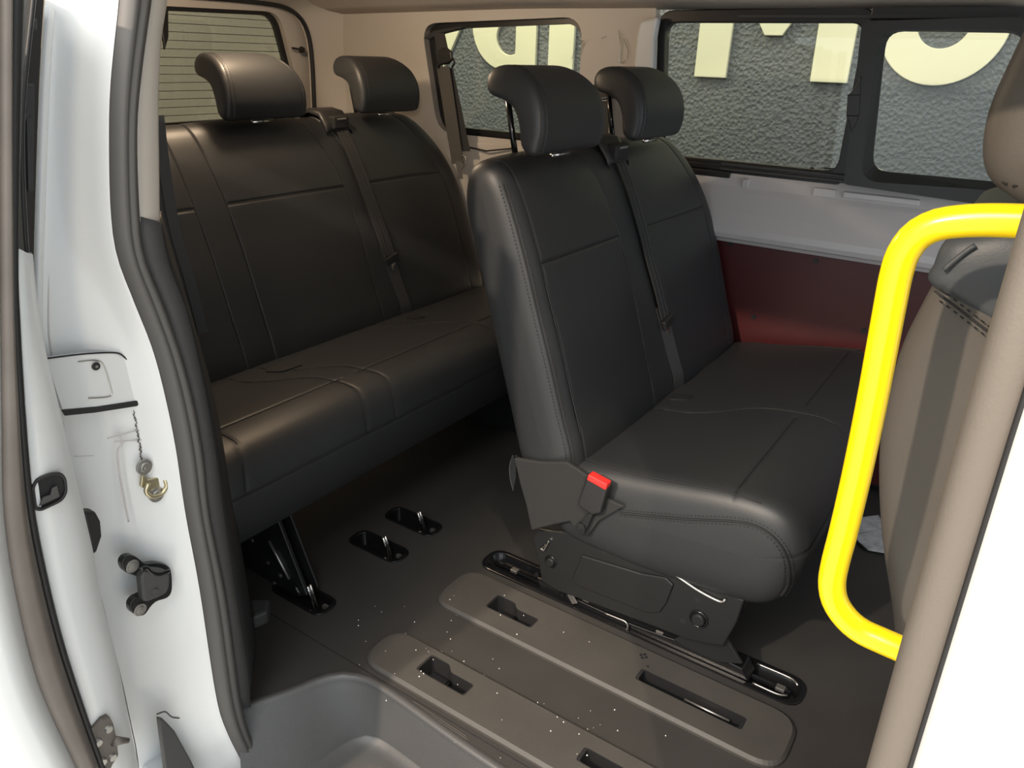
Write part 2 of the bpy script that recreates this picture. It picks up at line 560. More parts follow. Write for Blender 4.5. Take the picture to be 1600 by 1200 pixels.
# ---- far side wall of the van (its left side), ledge, red lining
YW = 2.27
ledge_prof = [(YW + 0.03, 0.905), (YW + 0.012, 0.880), (YW + 0.004, 0.862), (YW - 0.004, 0.835), (YW - 0.012, 0.822), (YW - 0.040, 0.768), (YW - 0.058, 0.728), (YW - 0.062, 0.712), (YW - 0.058, 0.700), (YW - 0.040, 0.694), (YW - 0.034, 0.684), (YW + 0.02, 0.680)]
rows = [[Vector((x, y, z)) for y, z in ledge_prof] for x in (-1.30, -0.9, -0.5, -0.1, 0.4)]
wall_left = struct(MB().grid(rows).build('wall_left', 'ledge', solid=0.003, bevel=0.0), 'pale painted ledge under the sliding side window', 'wall')
for p in wall_left.data.polygons:
    p.use_smooth = False
md = wall_left.modifiers.new('bev', 'BEVEL')
md.width = 0.006
md.segments = 3
md.limit_method = 'ANGLE'
md.angle_limit = math.radians(15)
# tabs and pressed shapes on the ledge
for x0, x1, y0, y1 in ((-0.72, -0.70, 0.838, 0.862), (-0.52, -0.46, 0.836, 0.860), (-0.44, -0.25, 0.842, 0.858)):
    MB().box((x0, YW - 0.010, y0), (x1, YW + 0.006, y1)).build('pressed_tab', 'ledge', wall_left, bevel=0.003)
struct(MB().box((-2.6, YW + 0.04, 0.0), (0.5, YW + 0.06, 0.9)).build('wall_left_skin', 'trim_dark'), 'outer body skin behind the linings', 'wall')
# rear quarter lining under the quarter window
mb = MB().prism([(-2.48, 2.262, 0.885), (-2.48, 2.255, 0.80), (-2.48, 2.258, 0.0), (-2.48, 2.29, 0.0), (-2.48, 2.29, 0.895)], (1.43, 0, 0))
struct(mb.build('trim_15', 'beige', bevel=0.004), 'beige lining below the rear quarter window', 'trim')
mb = MB().prism([(-1.58, 2.20, 0.835), (-1.58, 2.18, 0.79), (-1.58, 2.18, 0.5), (-1.58, 2.255, 0.5), (-1.58, 2.255, 0.835)], (0.4, 0, 0))
struct(mb.build('trim_16', 'trim_dark', bevel=0.008), 'dark armrest lining between the two benches', 'trim')

rp = MB().box((-0.95, 2.262, 0.03), (0.35, 2.272, 0.692)).build('side_panel', 'red_panel', bevel=0.002)
tag(rp, 'dark red side panel with black fasteners below the pale ledge', 'panel')
for (x, y) in ((1143, 380), (1275, 408), (1178, 495), (1425, 433), (1350, 517)):
    p = Q(x, y, Y=2.262)
    mb = MB().disc(p + Vector((0, -0.004, 0)), (0, 1, 0), 0.0075, 0.006, 14)
    mb.disc(p + Vector((0, -0.006, 0)), (0, 1, 0), 0.0035, 0.004, 8)
    mb.build('fastener', 'black_plastic', rp)
# wheel-arch like pale edge under the panel
mb = MB().tube(catmull([Q(1150, 548, Y=2.259), Q(1200, 541, Y=2.259), Q(1260, 541, Y=2.259), Q(1345, 547, Y=2.259)], 16), 0.003, 6)
mb.build('panel_edge', 'mesh_fabric', rp)

# ---- ceiling (headliner): vault across Y, dips at the rear
def ceil_z(x, y):
    c = (y - 1.47) / 0.82
    return 1.405 - 0.105 * abs(c) ** 3.0 - 0.02 * max(0, -1.5 - x)
rows = []
for i in range(30):
    x = -2.60 + 3.1 * i / 29
    rows.append([Vector((x, 0.62 + 1.66 * k / 24, ceil_z(x, 0.62 + 1.66 * k / 24))) for k in range(25)])
struct(MB().grid(rows).build('ceiling', 'headliner', smooth=True, solid=-0.03), 'greige fabric headliner of the van roof', 'ceiling')
# cant rail above the door opening (outside the frame, keeps the lamps' light out)
mb = MB().prism([(-2.6, 0.60, 1.285), (-2.6, 0.66, 1.30), (-2.6, 0.66, 1.45), (-2.6, 0.58, 1.42)], (3.2, 0, 0))
struct(mb.build('trim_2', 'white', bevel=0.01), 'white roof rail above the side door opening', 'roof rail')
# roof skin
mb = MB().box((-2.65, 0.60, 1.45), (0.6, 2.34, 1.47))
struct(mb.build('ceiling_roof', 'white'), 'white outer roof skin of the van', 'roof')

# ---- upper side frame with window openings at YW (pillars between the windows)
def frame_piece(name, mtl, pix_poly, Y, depth, bevel=0.006, parent=None):
    mb = MB().prism([Q(x, y, Y=Y) for x, y in pix_poly], (0, depth, 0))
    return mb.build(name, mtl, parent, bevel=bevel)

# C-pillar trim between the quarter window and the slider, and strips above/below windows
def box_struct(name, mtl, a, b, label, cat, bevel=0.004):
    return struct(MB().box(a, b).build(name, mtl, bevel=bevel), label, cat)

ZT, ZB = 1.288, 0.885
# quarter window polygon (opening) in XZ at YW
qo = rpoly([(-1.93, 1.262), (-1.285, 1.285), (-1.285, 0.905), (-1.86, 0.905)], 0.07, 6)
outer_q = []
for (x, z) in qo:
    outer_q.append((-2.50 if x < -1.62 else -1.045, 1.34 if z > 1.09 else 0.885))
mb = MB()
nq = len(qo)
mb.ring([(x, YW, z) for x, z in outer_q], [(x, YW, z) for x, z in qo], (0, 0.03, 0))
# chamfered reveal
mb.grid([[Vector((x, YW, z)) for x, z in qo], [Vector((x, YW + 0.05, z)) for x, z in qo]], closed_v=True)
quarter = struct(mb.build('trim_3', 'beige'), 'beige quarter panel trim around the rear side window', 'trim')
qi = rpoly([(-1.905, 1.245), (-1.300, 1.268), (-1.300, 0.925), (-1.84, 0.925)], 0.065, 6)
w2 = struct(MB().ring([(x, YW + 0.028, z) for x, z in qo], [(x, YW + 0.028, z) for x, z in qi], (0, 0.03, 0)).build('window_2', 'frame_black'), 'fixed rear side window with black surround', 'window')
MB().prism([(x, YW + 0.045, z) for x, z in qi], (0, 0.004, 0)).build('pane', 'glass', w2)
MB().tube([(-1.77, YW + 0.0, 0.868), (-1.62, YW - 0.03, 0.862), (-1.52, YW - 0.02, 0.878)], 0.003, 6).build('lining_joint', 'seam', quarter)

# grooved beige column left of the slider with torn protective film
cp = MB()
cp.prism([Q(1000, 32, Y=2.235), Q(1028, 26, Y=2.235), Q(1022, 60, Y=2.235), Q(1020, 115, Y=2.235), Q(1018, 260, Y=2.235), Q(985, 260, Y=2.235), Q(990, 100, Y=2.235), Q(994, 55, Y=2.235)], (0, 0.03, 0))
struct(cp.build('trim_4', 'white', bevel=0.008), 'pale window jamb at the left end of the sliding window', 'trim')
film = MB()
for pts in (((895, 70), (912, 62), (902, 108), (897, 106)), ((967, 50), (976, 52), (972, 100), (968, 98)), ((912, 62), (925, 60), (908, 75))):
    ps = [Q(x, y, Y=YW - 0.004) for x, y in pts]
    film.add(ps, [tuple(range(len(ps)))])
for pts in (((967, 47), (970, 70), (968, 98), (978, 95)), ((893, 92), (902, 70), (911, 63)), ((903, 110), (905, 85), (912, 66)), ((940, 60), (948, 57)), ((975, 60), (982, 80), (980, 92))):
    film.tube(catmull([Q(x, y, Y=YW - 0.006) for x, y in pts], 10), 0.0016, 5)
fo = film.build('protective_film', 'film')
tag(fo, 'torn clear protective film on the pillar between the side windows', 'plastic film')

# ---- sliding window (window_3)
w3 = bpy.data.objects.new('window_3', None)
COL.objects.link(w3)
struct(w3, 'black-framed sliding side window behind the front bench', 'window')
def pq(pts, Y):
    return [(q.x, q.z) for q in (Q(x, y, Y=Y) for x, y in pts)]
YF = 2.275
o_ = rpoly([(-1.040, 1.305), (0.12, 1.335), (0.12, 0.855), (-1.005, 0.868)], 0.05, 5)
pane_l = rpoly([(-1.015, 1.270), (-0.470, 1.272), (-0.470, 0.905), (-0.985, 0.905)], 0.035, 5)
# the fixed left part: outer frame split at the mullion
lo = rpoly([(-1.040, 1.302), (-0.445, 1.310), (-0.445, 0.860), (-1.008, 0.868)], 0.05, 5)
MB().ring([(x, YF, z) for x, z in lo], [(x, YF, z) for x, z in pane_l], (0, 0.035, 0)).build('frame', 'frame_black', w3, bevel=0.003)
MB().prism([(x, YF + 0.022, z) for x, z in pane_l], (0, 0.004, 0)).build('pane', 'glass', w3)
# head and sill rails
MB().box((-0.46, YF - 0.005, 1.278), (0.15, YF + 0.03, 1.335)).build('head_rail', 'frame_black', w3, bevel=0.004)
MB().box((-0.80, YF - 0.008, 1.283), (0.15, YF + 0.0, 1.290)).build('head_track', 'sash', w3)
MB().box((-1.0, YF - 0.006, 0.878), (0.15, YF + 0.03, 0.895)).build('sill_rail', 'frame_black', w3, bevel=0.003)
MB().box((-0.79, YF - 0.012, 0.893), (-0.40, YF - 0.004, 0.900)).build('sill_track', 'sash', w3, bevel=0.001)
MB().box((-0.79, YF - 0.012, 0.880), (-0.40, YF - 0.004, 0.887)).build('sill_track', 'sash', w3, bevel=0.001)
MB().box((-0.90, YF - 0.010, 0.858), (-0.76, YF, 0.876)).build('sill_clip', 'frame_black', w3, bevel=0.003)
# right sash with deep rounded reveal
YS = 2.222
so = rpoly(pq([(1347, 33), (1600, 26), (1600, 330), (1318, 288)], YS), 0.012, 5)
si = rpoly(pq([(1372, 47), (1600, 46), (1585, 300), (1344, 283)], YS), 0.045, 5)
sg = rpoly(pq([(1386, 49), (1604, 52), (1580, 286), (1362, 266)], YS + 0.045), 0.04, 5)
sash = MB()
n = len(so)
sash.ring([(x, YS, z) for x, z in so], [(x, YS, z) for x, z in si], (0, 0.008, 0))
sash.grid([[Vector((x, YS, z)) for x, z in so], [Vector((x, YS + 0.055, z)) for x, z in so]], closed_v=True)
sh = sash.build('sash', 'frame_black', w3)
MB().grid([[Vector((x, YS + 0.001, z)) for x, z in si], [Vector((x, YS + 0.046, z)) for x, z in sg]], closed_v=True).build('reveal', 'sash', sh)
MB().prism([(x, YS + 0.045, z) for x, z in sg], (0, 0.004, 0)).build('pane', 'glass', w3)
# latch on the mullion
lp = [(1345, 118), (1333, 140), (1324, 150), (1322, 180), (1326, 190), (1330, 208), (1336, 195), (1342, 180), (1344, 148)]
MB().prism([Q(x, y, Y=YS - 0.004) for x, y in lp], (0, 0.014, 0)).build('latch', 'frame_black', w3, bevel=0.002)
for (a, b) in (((1324, 149), (1343, 148)), ((1323, 181), (1342, 181))):
    MB().tube([Q(*a, Y=YS - 0.005), Q(*b, Y=YS - 0.005)], 0.0012, 5).build('latch_joint', 'seam', w3)
# tiny maker's marks on the glass: rows of short dashes as flat print
mk = MB()
for (x0, y0, w) in ((1254, 262, 8), (1266, 261, 6), (1277, 265, 5), (1288, 262, 20), (1290, 268, 16), (1308, 268, 5)):
    mk.prism([Q(x0, y0, Y=YF + 0.021), Q(x0 + w, y0 + 1, Y=YF + 0.021), Q(x0 + w, y0 + 3, Y=YF + 0.021), Q(x0, y0 + 2, Y=YF + 0.021)], (0, 0.0005, 0))
mk.build('glass_print', 'seam', w3)

# solid side wall beyond the slider, and the lower body side behind the jamb
struct(MB().box((0.03, YF - 0.02, 0.86), (0.62, YF + 0.03, 1.36)).build('wall_left_front', 'trim_dark', bevel=0.004), 'dark side lining ahead of the sliding window', 'wall')
struct(MB().box((-2.55, 0.46, -0.40), (-1.01, 0.50, 0.0)).build('wall_right_lower', 'white', bevel=0.006), 'white lower body side behind the door opening', 'wall')

# ---- tailgate with its window
XT = -2.48
tg_in = rpoly([(1.30, 1.275), (2.115, 1.290), (2.205, 0.915), (1.30, 0.905)], 0.06, 6)
tg_out = rpoly([(0.70, 1.36), (2.30, 1.36), (2.32, 0.10), (0.70, 0.10)], 0.02, 6)
door_2 = struct(MB().ring([(XT, y, z) for y, z in tg_out], [(XT, y, z) for y, z in tg_in], (-0.03, 0, 0)).build('door_2', 'beige'), 'pale tailgate around the rear window', 'tailgate')
tg_i2 = rpoly([(1.32, 1.262), (2.100, 1.277), (2.190, 0.928), (1.32, 0.920)], 0.05, 6)
w1 = struct(MB().ring([(XT - 0.02, y, z) for y, z in tg_in], [(XT - 0.02, y, z) for y, z in tg_i2], (-0.02, 0, 0)).build('window_1', 'frame_black'), 'heated tailgate window with thin horizontal lines', 'window')
MB().prism([(XT - 0.03, y, z) for y, z in tg_i2], (-0.004, 0, 0)).build('pane', 'tail_glass', w1)
for k in range(13):
    z = 0.945 + 0.0262 * k
    MB().tube([(XT - 0.029, 1.34, z), (XT - 0.029, interp([(0.93, 2.185), (1.27, 2.10)], z), z)], 0.0010, 4).build('heating_line', 'seam', w1)
# wiper nozzle dark patch at the left top edge
MB().prism([(XT - 0.018, 1.64, 1.27), (XT - 0.018, 1.672, 1.27), (XT - 0.018, 1.66, 1.19), (XT - 0.018, 1.64, 1.15)], (-0.01, 0, 0)).build('glass_mask', 'frame_black', w1, bevel=0.002)
# outer rubber line of the tailgate frame and its beige surround
path = catmull([Q(x, y, X=-2.44) for x, y in ((300, -6), (380, 1), (440, 10), (468, 27), (482, 55), (488, 100), (491, 165), (494, 220))], 40)
struct(MB().tube(path, 0.008, 8).build('trim_5', 'dark_rubber', smooth=True), 'black rubber line round the tailgate opening', 'seal')
rows = []
for k, p in enumerate(path):
    rows.append([p + Vector((-0.02, 0, 0)), p + Vector((0.0, 0.012, 0.004)), Vector((-2.30, min(2.275, p.y + 0.12), p.z + 0.03))])
struct(MB().grid(rows).build('trim_6', 'beige', smooth=True), 'beige rear pillar lining beside the tailgate', 'trim')
hk = MB()
a, b = Q(456, 75, X=-2.44), Q(474, 78, X=-2.42)
hk.tube([a, b], 0.004, 8)
hk.disc(b - Vector((0.012, 0, 0)), (1, 0, 0), 0.012, 0.012, 14, 0.010)
hk = hk.build('lock_pin', 'dark_rubber')
tag(hk, 'small black buffer pin on the tailgate frame', 'pin')

# unseen dome lamp, added to warm the rear bench and rear pillar
dl = thing('added_dome_lamp', 'added unseen dome lamp that warms the rear bench from the headliner', 'lamp')
MB().disc((-1.72, 1.40, 1.375), (0, 0, 1), 0.05, 0.03, 24, 0.055).build('housing', 'beige', dl, bevel=0.004)
lm = bpy.data.lights.new('added_dome_light', 'POINT')
lm.energy = 10.0
lm.color = (1.0, 0.76, 0.52)
lm.shadow_soft_size = 0.03
lo_b = bpy.data.objects.new('added_dome_light', lm)
COL.objects.link(lo_b)
lo_b.location = (-1.72, 1.40, 1.335)

# ================================================================== CAR SEATS
class Pad:
    """upholstered pad: closed XZ profile swept along Y, rounded at both ends, with pressed-in seams"""
    def __init__(self, prof, spine, y0, y1, r0, r1, dx=0.0, n=3.0, y0f=None, y1f=None, npro=110):
        self.prof = [(p.x, p.y) for p in catmull([(x, z, 0) for x, z in prof], npro, True)]
        self.spine = [Vector(s) for s in spine]
        self.y0, self.y1, self.r0, self.r1, self.dx, self.n = y0, y1, r0, r1, dx, n
        self.y0f = y0f or (lambda z: 0.0)
        self.y1f = y1f or (lambda z: 0.0)
    def sp(self, x, z):
        a, b = self.spine
        d = b - a
        t = max(0, min(1, (Vector((x, z)) - a).dot(d) / d.length_squared))
        return a + d * t
    def k(self, y):
        k = 1.0
        for d, r in ((y - self.y0, self.r0), (self.y1 - y, self.r1)):
            if d < r:
                k = min(k, (1 - (1 - max(d, 0) / r) ** self.n) ** (1 / self.n))
        return k
    def pt(self, y, x, z, off=0.0):
        s = self.sp(x, z)
        k = self.k(y)
        v = Vector((x, z)) - s
        L = v.length
        p = s + v * k + (v.normalized() * off if L > 1e-6 else Vector((0, 0)))
        t = (y - self.y0) / (self.y1 - self.y0)
        yy = y + self.y0f(p.y) * (1 - t) + self.y1f(p.y) * t
        return Vector((p.x + self.dx, yy, p.y))
    def mesh(self, gy=(), gfun=None, gw=0.0035, gd=0.0045, step=0.016, crown=0.0):
        ys = set()
        for t in range(11):
            c = 1 - math.cos(t / 10 * math.pi / 2)
            ys.add(round(self.y0 + self.r0 * c, 6))
            ys.add(round(self.y1 - self.r1 * c, 6))
        y = self.y0 + self.r0
        while y < self.y1 - self.r1:
            ys.add(round(y, 6))
            y += step
        for g in gy:
            for o in (-2.5, -1.2, -0.6, 0, 0.6, 1.2, 2.5):
                ys.add(round(g + o * gw, 6))
        rows = []
        for y in sorted(ys):
            row = []
            for (x, z) in self.prof:
                off = 0.0
                for g in gy:
                    off -= gd * math.exp(-((y - g) / gw) ** 2)
                if gfun:
                    off += gfun(y, x, z)
                row.append(self.pt(y, x, z, off))
            rows.append(row)
        return MB().grid(rows, closed_v=True)

back_prof = [(-0.655, 0.365), (-0.662, 0.42), (-0.690, 0.50), (-0.735, 0.64), (-0.764, 0.72), (-0.787, 0.79), (-0.822, 0.88), (-0.855, 0.945), (-0.878, 0.972), (-0.905, 0.981), (-0.935, 0.974), (-0.955, 0.948), (-0.958, 0.88), (-0.925, 0.77), (-0.881, 0.62), (-0.84, 0.48), (-0.808, 0.37), (-0.79, 0.345), (-0.74, 0.338), (-0.68, 0.342)]
back_spine = ((-0.735, 0.41), (-0.905, 0.915))
cush_prof = [(-0.70, 0.372), (-0.62, 0.398), (-0.523, 0.412), (-0.44, 0.426), (-0.354, 0.440), (-0.29, 0.444), (-0.24, 0.436), (-0.205, 0.412), (-0.187, 0.372), (-0.188, 0.32), (-0.205, 0.265), (-0.235, 0.226), (-0.29, 0.205), (-0.42, 0.192), (-0.58, 0.192), (-0.68, 0.205), (-0.72, 0.26), (-0.725, 0.33)]
cush_spine = ((-0.64, 0.30), (-0.28, 0.33))
head_prof = [(-0.820, 1.000), (-0.812, 1.040), (-0.818, 1.085), (-0.838, 1.122), (-0.872, 1.146), (-0.910, 1.153), (-0.940, 1.146), (-0.953, 1.130), (-0.952, 1.110), (-0.940, 1.097), (-0.908, 1.088), (-0.882, 1.074), (-0.868, 1.045), (-0.862, 1.008), (-0.848, 0.993), (-0.832, 0.990)]
head_spine = ((-0.843, 1.02), (-0.862, 1.105))
front_tab = [(0.36, -0.655), (0.42, -0.662), (0.50, -0.690), (0.64, -0.735), (0.72, -0.764), (0.79, -0.787), (0.88, -0.822), (0.945, -0.855), (0.972, -0.878)]
def front_x(z):
    return interp(front_tab, z)

def stitches(mb, pts, r=0.0010, on=0.0045, off=0.003):
    n = max(2, int(sum((b - a).length for a, b in zip(pts, pts[1:])) / (on + off)))
    fine = catmull(pts, n * 2)
    for k in range(0, len(fine) - 1, 2):
        mb.tube([fine[k], fine[k + 1]], r, 4)

def double_seam(bench, line_fn, params, gap=0.006):
    """line_fn(param, offset) -> surface point; a dark joint with a row of stitches on either side"""
    MB().tube(catmull([line_fn(p, 0.0) for p in params], 80), 0.0016, 6).build('seam', 'seam', bench)
    for s in (-1, 1):
        mb = MB()
        stitches(mb, catmull([line_fn(p, s * gap) for p in params], 60))
        mb.build('stitching', 'thread', bench)

def buckle_tongue(bench, p, side=Vector((0, 1, 0)), down=Vector((0.12, 0.25, -1))):
    down = down.normalized()
    side = (side - down * side.dot(down)).normalized()
    nrm = side.cross(down)
    def P(u, v, w=0):
        return p + side * u + down * v + nrm * w
    # black plastic slider
    mb = MB().prism([P(-0.030, -0.014, -0.005), P(0.030, -0.014, -0.005), P(0.028, 0.012, -0.005), (P(-0.028, 0.012, -0.005))], nrm * 0.012)
    sl = mb.build('belt_slider', 'black_plastic', bench, bevel=0.004)
    o_ = [P(-0.012, 0.010), P(0.012, 0.010), P(0.012, 0.055), P(-0.012, 0.055)]
    i_ = [P(-0.006, 0.024), P(0.006, 0.024), P(0.006, 0.046), P(-0.006, 0.046)]
    MB().ring(o_, i_, nrm * 0.003).build('tongue', 'chrome', sl, bevel=0.0008)

def bench(name, label, dx, y0, y1, back_grooves, panels, heads, belt_y, cush_gy, recess, shoulder0, near_open):
    b = thing(name, label, 'seat', 'rows of bench seats')
    b.location = (0, 0, 0)
    sh1 = lambda z: -0.165 * max(0.0, (z - 0.68) / 0.30) ** 2.2
    sh0 = lambda z: shoulder0 * max(0.0, (z - 0.72) / 0.26) ** 2.2
    back = Pad(back_prof, back_spine, y0, y1, 0.055, 0.075, dx, 3.0, sh0, sh1)
    def gfun(y, x, z):
        if x > -0.80 - 0.3 * (z - 0.79) and 0.70 < z < 0.88 and x < -0.70:
            for a, c in panels:
                if a < y < c:
                    return -0.003 * math.exp(-((z - 0.79) / 0.0035) ** 2)
        return 0.0
    # refine the profile around the cross seam
    ext = []
    pr = back.prof
    for (xa, za), (xb, zb) in zip(pr, pr[1:] + pr[:1]):
        ext.append((xa, za))
        if xa > -0.81 and xb > -0.81 and max(za, zb) > 0.76 and min(za, zb) < 0.82:
            for t in (0.2, 0.4, 0.6, 0.8):
                ext.append((xa + (xb - xa) * t, za + (zb - za) * t))
    back.prof = ext
    def bowl(y, x, z):
        # panels swell a little between their seams
        g = gfun(y, x, z)
        for a, c in panels:
            if a < y < c:
                g += 0.006 * math.sin(math.pi * (y - a) / (c - a)) ** 0.6
        return g
    back.mesh(back_grooves, bowl, 0.0025, 0.0022).build('backrest', 'leather', b, smooth=True)
    for g in back_grooves:
        MB().tube(catmull([back.pt(g, front_x(z), z, -0.0010) for z in (0.38, 0.45, 0.55, 0.65, 0.75, 0.85, 0.92, 0.955, 0.97)], 60), 0.0018, 6).build('seam', 'seam', b)
    for a, c in panels:
        MB().tube([back.pt(a + (c - a) * k / 24, front_x(0.79), 0.79, -0.0030 + 0.006 * math.sin(math.pi * k / 24) ** 0.6) for k in range(25)], 0.0018, 6).build('seam', 'seam', b)
    cush = Pad(cush_prof, cush_spine, y0, y1 + 0.0, 0.06, 0.06, dx, 3.2)
    def cfun(y, x, z):
        g = 0.0
        # cross seam on top
        if z > 0.40:
            for a, c in panels:
                if a - 0.03 < y < c + 0.03:
                    g -= 0.0022 * math.exp(-((x + 0.330) / 0.0045) ** 2)
        # seam round the nose
        if x > -0.23:
            g -= 0.0025 * math.exp(-((z - 0.362) / 0.004) ** 2)
        else:
            pass
        if z > 0.362:
            for gy in cush_gy:
                yy = gy - 2.5 * max(0, min(-x, 0.53) - 0.40) ** 1.5 * 0.72 - 1.2 * max(0, x + 0.26) ** 1.3
                g -= 0.0022 * math.exp(-((y - yy) / 0.0045) ** 2)
        return g
    pr = cush.prof
    ext = []
    for (xa, za), (xb, zb) in zip(pr, pr[1:] + pr[:1]):
        ext.append((xa, za))
        if (za > 0.40 and -0.36 < xa < -0.30) or (xa > -0.21 and 0.34 < za < 0.39):
            for t in (0.25, 0.5, 0.75):
                ext.append((xa + (xb - xa) * t, za + (zb - za) * t))
    cush.prof = ext
    cm = cush.mesh([], cfun, step=0.004)
    cm.build('seat_cushion', 'leather', b, smooth=True)
    def top_z(x):
        return interp([(p[0], p[1]) for p in cush_prof[:7]], x)
    for gy in cush_gy:
        pts = [cush.pt(gy - 2.5 * max(0, min(-x, 0.53) - 0.40) ** 1.5 * 0.72 - 1.2 * max(0, x + 0.26) ** 1.3, x, top_z(x), -0.0010) for x in (-0.62, -0.56, -0.50, -0.45, -0.40, -0.34, -0.29, -0.25)]
        pts += [cush.pt(gy - 1.2 * max(0, x + 0.26) ** 1.3, x, z, -0.0010) for x, z in ((-0.212, 0.418), (-0.192, 0.392), (-0.187, 0.368))]
        MB().tube(catmull(pts, 50), 0.0016, 6).build('seam', 'seam', b)
    for a, c in panels:
        MB().tube([cush.pt(a - 0.02 + (c - a + 0.04) * k / 20, -0.330, top_z(-0.330), -0.0010) for k in range(21)], 0.0016, 6).build('seam', 'seam', b)
    MB().tube([cush.pt(y0 + 0.012 + (y1 - y0 - 0.03) * k / 60, -0.1865, 0.362, -0.0010) for k in range(61)], 0.0016, 6).build('seam', 'seam', b)
    # ------------- headrests
    for hy in heads:
        hd = Pad(head_prof, head_spine, hy - 0.138, hy + 0.138, 0.026, 0.040, dx, 3.4)
        taper = lambda z: 0.012 * max(0, (z - 1.06) / 0.09) ** 2
        hd.y0f = taper
        hd.y1f = lambda z: -0.05 * max(0, (z - 1.05) / 0.10) ** 2
        ho = hd.mesh((hy - 0.116, hy + 0.116), None, 0.0022, 0.002, 0.012).build('headrest', 'leather', b, smooth=True)
        for gy in (hy - 0.116,):
            fr = [p for p in hd.prof if p[0] > -0.90 and (p[1] > 1.12 or p[0] > -0.845)]
            fr = [p for p in fr if p[1] > 0.995]
            fr.sort(key=lambda p: math.atan2(p[1] - 1.05, p[0] + 0.87))
            for o_ in (-0.006, 0.006):
                mb = MB()
                stitches(mb, [hd.pt(gy + o_, x, z, 0.0004) for x, z in fr[::2]], 0.0008)
                mb.build('stitching', 'thread', ho)
        for py_ in (hy - 0.065, hy + 0.065):
            po = MB().tube([(-0.943 + dx, py_, 1.105), (-0.928 + dx, py_, 1.03), (-0.914 + dx, py_, 0.965)], 0.0062, 12).build('headrest_post', 'gloss_black', ho, smooth=True)
            co = MB()
            co.disc((-0.914 + dx, py_, 0.972), (0, 0, 1), 0.022, 0.012, 20, 0.017)
            co.build('post_collar', 'black_plastic', b, bevel=0.003, smooth=True)
        MB().tube([(-0.845 + dx, hy - 0.04, 0.984), (-0.845 + dx, hy + 0.03, 0.984)], 0.005, 8).build('headrest_pin', 'chrome', ho, smooth=True)
    # ------------- belt guide box on the shoulder
    g = MB()
    x0 = -0.905 + dx
    yo, yi = belt_y - 0.062, belt_y + 0.042
    prof = [(-0.965, 0.955), (-0.955, 0.995), (-0.920, 1.006), (-0.875, 0.998), (-0.850, 0.965), (-0.842, 0.945)]
    rows = []
    for y in (yo, yo + 0.006, yo + 0.020, yi - 0.012, yi - 0.004, yi):
        lift = -0.012 if y in (yo, yi) else 0.0
        rows.append([Vector((x + dx, y, z + lift)) for x, z in prof])
    hood = MB().grid(rows).build('belt_guide', 'black_plastic', b, smooth=True, solid=0.004)
    MB().box((-0.880 + dx, belt_y - 0.035, 0.948), (-0.838 + dx, belt_y + 0.030, 0.986)).build('guide_mouth', 'seam', hood, bevel=0.006)
    MB().tube([(-0.840 + dx, belt_y - 0.022, 0.977), (-0.836 + dx, belt_y + 0.012, 0.978)], 0.003, 6).build('guide_roller', 'dull_steel', hood)
    # ------------- webbing down the backrest
    zt, zm, zb = 0.955, 0.555, 0.385
    def bp(z, yy, lift=0.010):
        return Vector((front_x(z) + dx + lift, yy, z))
    y_of = lambda z: belt_y + 0.045 * (0.955 - z) / 0.4
    path = [Vector((-0.872 + dx, belt_y, 0.962))] + [bp(z, y_of(z)) for z in (0.945, 0.92, 0.88, 0.8, 0.72, 0.64, 0.575)]
    belt = MB().strap(catmull(path, 40), (0.0, 1, 0.08), 0.046, 0.0025, (1, 0, 0.27)).build('seat_belt', 'webbing', b, smooth=False)
    for o_ in (-0.008, 0.008):
        MB().tube([p + Vector((0.003, o_, 0)) for p in catmull(path[1:], 30)], 0.0009, 4).build('webbing_rib', 'black_plastic', belt)
    buckle_tongue(b, bp(0.562, y_of(0.562) + 0.002, 0.014))
    path2 = [bp(z, y_of(z) - 0.004, 0.006) for z in (0.60, 0.52, 0.46, 0.42, 0.39)]
    MB().strap(catmull(path2, 20), (0.25, 1, 0), 0.040, 0.003, (1, -0.2, 0.2)).build('seat_belt', 'webbing', b)
    # recesses for the buckles
    for (rx, ry, w) in recess:
        pts = rpoly([(rx - 0.028, ry - w), (rx + 0.022, ry - w * 0.55), (rx + 0.028, ry + w), (rx - 0.028, ry + w * 0.95)], 0.012, 4)
        mb = MB().prism([(x + dx, y, 0.3985 + 0.144 * (x + 0.6)) for x, y in pts], (0, 0, 0.006))
        mb.build('buckle_recess', 'seam', b)
    return b, back, cush

# ---------------- front bench (two seats)
fb, fback, fcush = bench('front_bench', 'black leatherette two-seat bench on a floor rail beside the yellow handle', 0.0, 1.235, 2.25,
    (1.283, 1.630, 1.752, 2.160), ((1.283, 1.630), (1.752, 2.160)), (1.437, 1.877), 1.715,
    (1.690,), ((-0.610, 1.69, 0.022),), 0.008, True)
# ---------------- rear bench (three seats)
DX = -0.952
rb, rback, rcush = bench('rear_bench', 'three-seat bench at the rear under the tailgate window', DX, 0.72, 2.25,
    (0.80, 1.170, 1.264, 1.690, 1.772, 2.150), ((0.80, 1.170), (1.264, 1.690), (1.772, 2.150)), (0.965, 1.450, 1.938), 1.735,
    (0.835, 1.172, 1.268, 1.725), ((-0.548, 1.200, 0.042), (-0.565, 1.735, 0.020)), 0.045, False)

# side stitching of the front bench's backrest: runs up the near corner
def corner(par, off):
    z, = par
    # move across the rounded edge by changing the base y
    return fback.pt(1.235 + 0.012 + off, front_x(z), z, 0.0016)
double_seam(fb, corner, [(z,) for z in (0.375, 0.42, 0.5, 0.6, 0.7, 0.79, 0.86, 0.91, 0.945)], 0.005)
# bottom hem of the backrest's side
mb = MB()
stitches(mb, [Vector((x, 1.2335, z)) for x, z in ((-0.80, 0.372), (-0.76, 0.366), (-0.70, 0.366), (-0.665, 0.378))])
mb.build('stitching', 'thread', fb)
